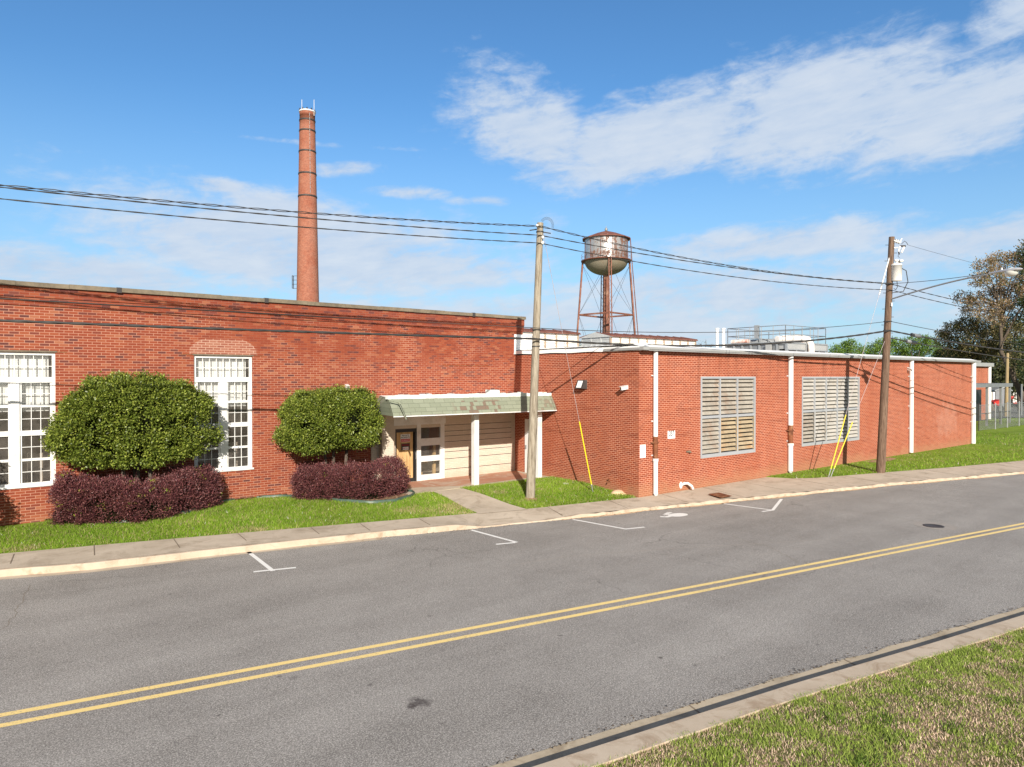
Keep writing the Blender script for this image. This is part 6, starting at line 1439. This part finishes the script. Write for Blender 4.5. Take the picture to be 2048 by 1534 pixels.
obj('roof', MB().prism([sp(sx0-.15, -.1, zt_*.85), sp(0, -.1, zt_), sp(sx1+.15, -.1, zt_*.85), sp(sx1+.15, -.1, zt_*.9), sp(0, -.1, zt_*1.06), sp(sx0-.15, -.1, zt_*.9)], tuple(fv*3.2)), M['galv'], sd_)
D2_ = 90; q = atD(1981, 800, D2_)
wb_ = thing('white_cabinet', 'pair of tall white cabinet doors left of the grey shed', 'cabinet', (q.x, q.y, 0)); h = atD(1981, 784, D2_).z
obj('body', MB().obox((q.x, q.y, h/2), (rv, fv, (0, 0, 1)), (0.36, 0.3, h/2)), M['white'], wb_)
obj('gap', MB().obox((q.x-fv.x*.31, q.y-fv.y*.31, h/2), (rv, fv, (0, 0, 1)), (0.06, 0.006, h/2)), M['trunk'], wb_)
D3 = 84; q = atD(1996, 803, D3); zt_ = atD(1996, 797, D3).z
tr2 = thing('red_trailer', 'small red tipped utility trailer in front of the grey shed', 'trailer', (q.x, q.y, 0))
obj('box', MB().prism([sp_ for sp_ in [tuple(Vector((q.x, q.y, 0))+rv*u+Vector((0, 0, z))) for u, z in ((-.5, .75), (.5, .6), (.5, 1.45), (-.5, 1.15))]], tuple(fv*1.2)), M['red'], tr2)
for u in (-.25, .3): obj('wheel', MB().tube([tuple(Vector((q.x, q.y, .4))+rv*u-fv*.05), tuple(Vector((q.x, q.y, .4))+rv*u+fv*.12)], .4, 12), M['tyre'], tr2)
D4 = 95; q = atD(2035, 800, D4); h = atD(2035, 785, D4).z; w = 7*D4/F
tk_ = thing('box_truck', 'white box truck with red side lamps at the far right beyond the fence', 'truck', (q.x, q.y, 0))
o0 = Vector((q.x, q.y, 0))
obj('cargo_box', MB().obox(o0+fv*2+Vector((0, 0, (h+.7)/2)), (rv, fv, (0, 0, 1)), (w+.15, 2, (h-.7)/2)), M['white'], tk_)
obj('bumper', MB().obox(o0-fv*.1+Vector((0, 0, .62)), (rv, fv, (0, 0, 1)), (w+.2, .1, .09)), M['red'], tk_)
for u in (-w-.35, w+.55): obj('side_lamp', MB().ball(tuple(o0+rv*u+Vector((0, 0, h*.68))), (.3, .3, .36), 10, 7), M['red'], tk_)
for u in (-w+.1, w-.1): obj('wheel', MB().tube([o0+rv*(u-.12)+fv*.7+Vector((0, 0, .42)), o0+rv*(u+.12)+fv*.7+Vector((0, 0, .42))], .42, 12), M['tyre'], tk_)
obj('cab', MB().obox(o0+fv*5+Vector((0, 0, 1.3)), (rv, fv, (0, 0, 1)), (w, .9, .9)), M['white'], tk_)
D5 = 72; q = atD(2012, 815, D5); tp = atD(2015, 706, D5)
p3 = thing('utility_pole', 'distant tan wooden pole standing beyond the chain link fence', 'utility pole', (q.x, q.y, 0))
obj('shaft', MB().tube([(q.x, q.y, -.2), tuple(tp)], [0.20, 0.14], 10), M['pole_tan'], p3)
e = onY(1980, 735, YO); wire('service_drop', 'thin service wire from the distant tan pole to the brick outbuilding', span(tp+Vector((0, 0, -.4)), e, 0.5, 16), 0.02, 'wire')
bs = atD(2043, 800, 74); tag(obj('gate_post', MB().tube([(bs.x, bs.y, 0), (bs.x, bs.y, atD(2043, 770, 74).z)], 0.09, 8).ball((bs.x, bs.y, atD(2043, 770, 74).z), .1, 8, 6), M['steel_grey'], origin=(bs.x, bs.y, 0)), 'lone grey steel gate post behind the fence at the right edge', 'post')
# ------------------------------------------------------------------ sky, sun, camera
SUN_AZ, SUN_EL = math.radians(32.0), math.radians(25.0)
L = Vector((math.sin(SUN_AZ)*math.cos(SUN_EL), math.cos(SUN_AZ)*math.cos(SUN_EL), -math.sin(SUN_EL)))
sun = bpy.data.lights.new('sun', 'SUN'); sun.energy = 5.0; sun.angle = math.radians(0.5); sun.color = (1.0, 0.92, 0.80)
so = bpy.data.objects.new('sun', sun); COL.objects.link(so); so.rotation_euler = L.to_track_quat('-Z', 'Y').to_euler(); so.location = (-20, -20, 40)
W = bpy.data.worlds.new('World'); SC.world = W; W.use_nodes = True
t = NT(W.node_tree); bg = W.node_tree.nodes['Background']
sky = t.n('ShaderNodeTexSky', sky_type='NISHITA', sun_disc=False, sun_elevation=SUN_EL, altitude=50, air_density=1.0, dust_density=0.6, ozone_density=2.2)
sky.sun_rotation = math.atan2(-L.x, -L.y)
v = t.n('ShaderNodeTexCoord').outputs['Generated']; s = t.sep(v)
az = t.m('ARCTAN2', s[0], s[1]); el = t.m('ARCSINE', s[2], clamp=False)
def ang(px, py):
    d = ray(px, py).normalized(); return math.atan2(d.x, d.y), math.asin(d.z)
pl = t.m('MAXIMUM', t.m('ADD', s[2], 0.12), 0.03)
u, w_ = t.m('DIVIDE', s[0], pl), t.m('DIVIDE', s[1], pl)
cuv = t.comb(u, w_)
cov = None
#   px,   py,  half width px, half height px, weight, tilt
BL = [(1340, 262, 300, 100, 1.15, -0.14), (1640, 222, 330, 118, 1.20, -0.10), (1900, 212, 270, 112, 1.15, -0.12), (1050, 250, 160, 110, 1.12, 0.30), (1180, 290, 120, 40, 0.95, 0), (2050, 25, 140, 62, 1.15, -0.10), (1950, 285, 170, 34, 0.80, -0.12),
      (440, 372, 85, 19, 1.0, 0), (690, 338, 75, 19, 0.95, -0.1), (810, 385, 95, 16, 0.95, 0), (960, 402, 75, 12, 0.85, 0), (560, 408, 160, 32, 0.98, 0.05), (430, 440, 140, 26, 0.80, 0.08),
      (620, 500, 430, 105, 1.12, 0.05), (850, 540, 260, 60, 1.0, 0.0), (150, 545, 330, 55, 1.08, 0.05), (430, 420, 190, 34, 0.9, 0.06), (820, 430, 60, 9, 0.5, 0), (640, 288, 330, 7, 0.55, -0.01), (480, 275, 120, 9, 0.4, 0.03),
      (1100, 440, 55, 26, 0.5, 0), (1560, 485, 320, 44, 1.02, -0.03), (1760, 375, 60, 15, 0.5, -0.1), (1360, 500, 190, 38, 0.66, 0), (1950, 480, 260, 50, 1.02, -0.05), (1500, 585, 640, 70, 0.98, 0), (1150, 600, 160, 40, 0.5, 0), (1450, 428, 140, 14, 0.25, 0), (900, 650, 1500, 75, 0.95, 0), (1990, 325, 50, 8, .4, 0)]
for (px, py, hx, hy, wgt, tilt) in BL:
    a0_, e0_ = ang(px, py); a1_, _ = ang(px+hx, py); _, e1_ = ang(px, py-hy)
    sa, se = abs(a1_-a0_), abs(e1_-e0_)
    da, de = t.m('SUBTRACT', az, a0_), t.m('SUBTRACT', el, e0_)
    de = t.m('ADD', de, t.m('MULTIPLY', da, tilt))
    qd = t.m('ADD', t.m('POWER', t.m('ABSOLUTE', t.m('DIVIDE', da, sa)), 2.6), t.m('POWER', t.m('ABSOLUTE', t.m('DIVIDE', de, se)), 2.6))
    gss = t.m('MULTIPLY', t.m('EXPONENT', t.m('MULTIPLY', qd, -0.75)), wgt)
    cov = gss if cov is None else t.m('MAXIMUM', cov, gss)
# unseen broken cloud added behind the camera to whiten the ambient light
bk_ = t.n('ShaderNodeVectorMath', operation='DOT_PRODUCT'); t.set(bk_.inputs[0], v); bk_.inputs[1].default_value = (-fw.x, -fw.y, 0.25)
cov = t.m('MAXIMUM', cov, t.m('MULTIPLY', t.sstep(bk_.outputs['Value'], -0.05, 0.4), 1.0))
ae = t.comb(t.m('MULTIPLY', az, 1.0), t.m('MULTIPLY', el, 1.9))
rotv = t.mapv(ae, (1, 1, 1), (0, 0, 0), (0, 0, -0.25))
n1 = t.noise(rotv, 7.0, 9, 0.62, 0.5); n2 = t.noise(rotv, 26.0, 6, 0.62, 0.6); n3 = t.noise(t.mapv(rotv, (1, 2.2, 1)), 15, 6, 0.6, 0.3)
nn = t.m('ADD', t.m('ADD', t.m('MULTIPLY', n1, 0.46), t.m('MULTIPLY', n2, 0.27)), t.m('MULTIPLY', n3, 0.27))
dens = t.sstep(t.m('ADD', t.m('MULTIPLY', cov, 0.78), t.m('MULTIPLY', t.m('SUBTRACT', nn, 0.5), 2.4)), 0.27, 0.82)
dens = t.m('MULTIPLY', dens, t.m('MINIMUM', t.m('ADD', 0.45, t.m('MULTIPLY', cov, 0.5)), 0.92))
veil = t.m('MULTIPLY', t.m('SUBTRACT', 1.0, t.sstep(el, 0.0, 0.40)), 0.66)
shade = t.ramp(t.m('ADD', t.m('MULTIPLY', n3, 0.5), t.m('MULTIPLY', n1, 0.5)), [(0.35, (0.86, 0.90, 0.97)), (0.62, (1.12, 1.06, 1.02))])
hs = t.n('ShaderNodeHueSaturation'); hs.inputs['Saturation'].default_value = 1.12; hs.inputs['Value'].default_value = 1.0; t.set(hs.inputs['Color'], sky.outputs[0])
CB = 1.0
skyc = t.mix(1.0, hs.outputs[0], (0.90, 1.22, 1.40), 'MULTIPLY')
hazec = t.mix(veil, skyc, (3.5, 5.3, 7.0))
cl = t.mix(1.0, shade, t.mix(t.sstep(bk_.outputs['Value'], 0.0, 0.3), (5.2, 6.1, 7.2), (4.1, 4.0, 3.75)), 'MULTIPLY')  # neutral tint for the added cloud out of view, whitening the fill
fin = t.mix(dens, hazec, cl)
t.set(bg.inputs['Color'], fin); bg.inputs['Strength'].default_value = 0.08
cam = bpy.data.cameras.new('camera'); co = bpy.data.objects.new('camera', cam); COL.objects.link(co)
co.location = CAM; co.matrix_world = Matrix((( rt.x, up.x, -fw.x, CAM.x), (rt.y, up.y, -fw.y, CAM.y), (rt.z, up.z, -fw.z, CAM.z), (0, 0, 0, 1)))
cam.sensor_width = 36.0; cam.lens = F/2048*36.0; cam.clip_end = 3000; cam.clip_start = 0.1
SC.camera = co
SC.view_settings.view_transform = 'Standard'; SC.view_settings.look = 'None'; SC.view_settings.gamma = 1.0; SC.view_settings.exposure = 0.55; SC.view_settings.use_curve_mapping = False
SC.cycles.max_bounces = 6; SC.cycles.transparent_max_bounces = 12; SC.cycles.use_denoising = True
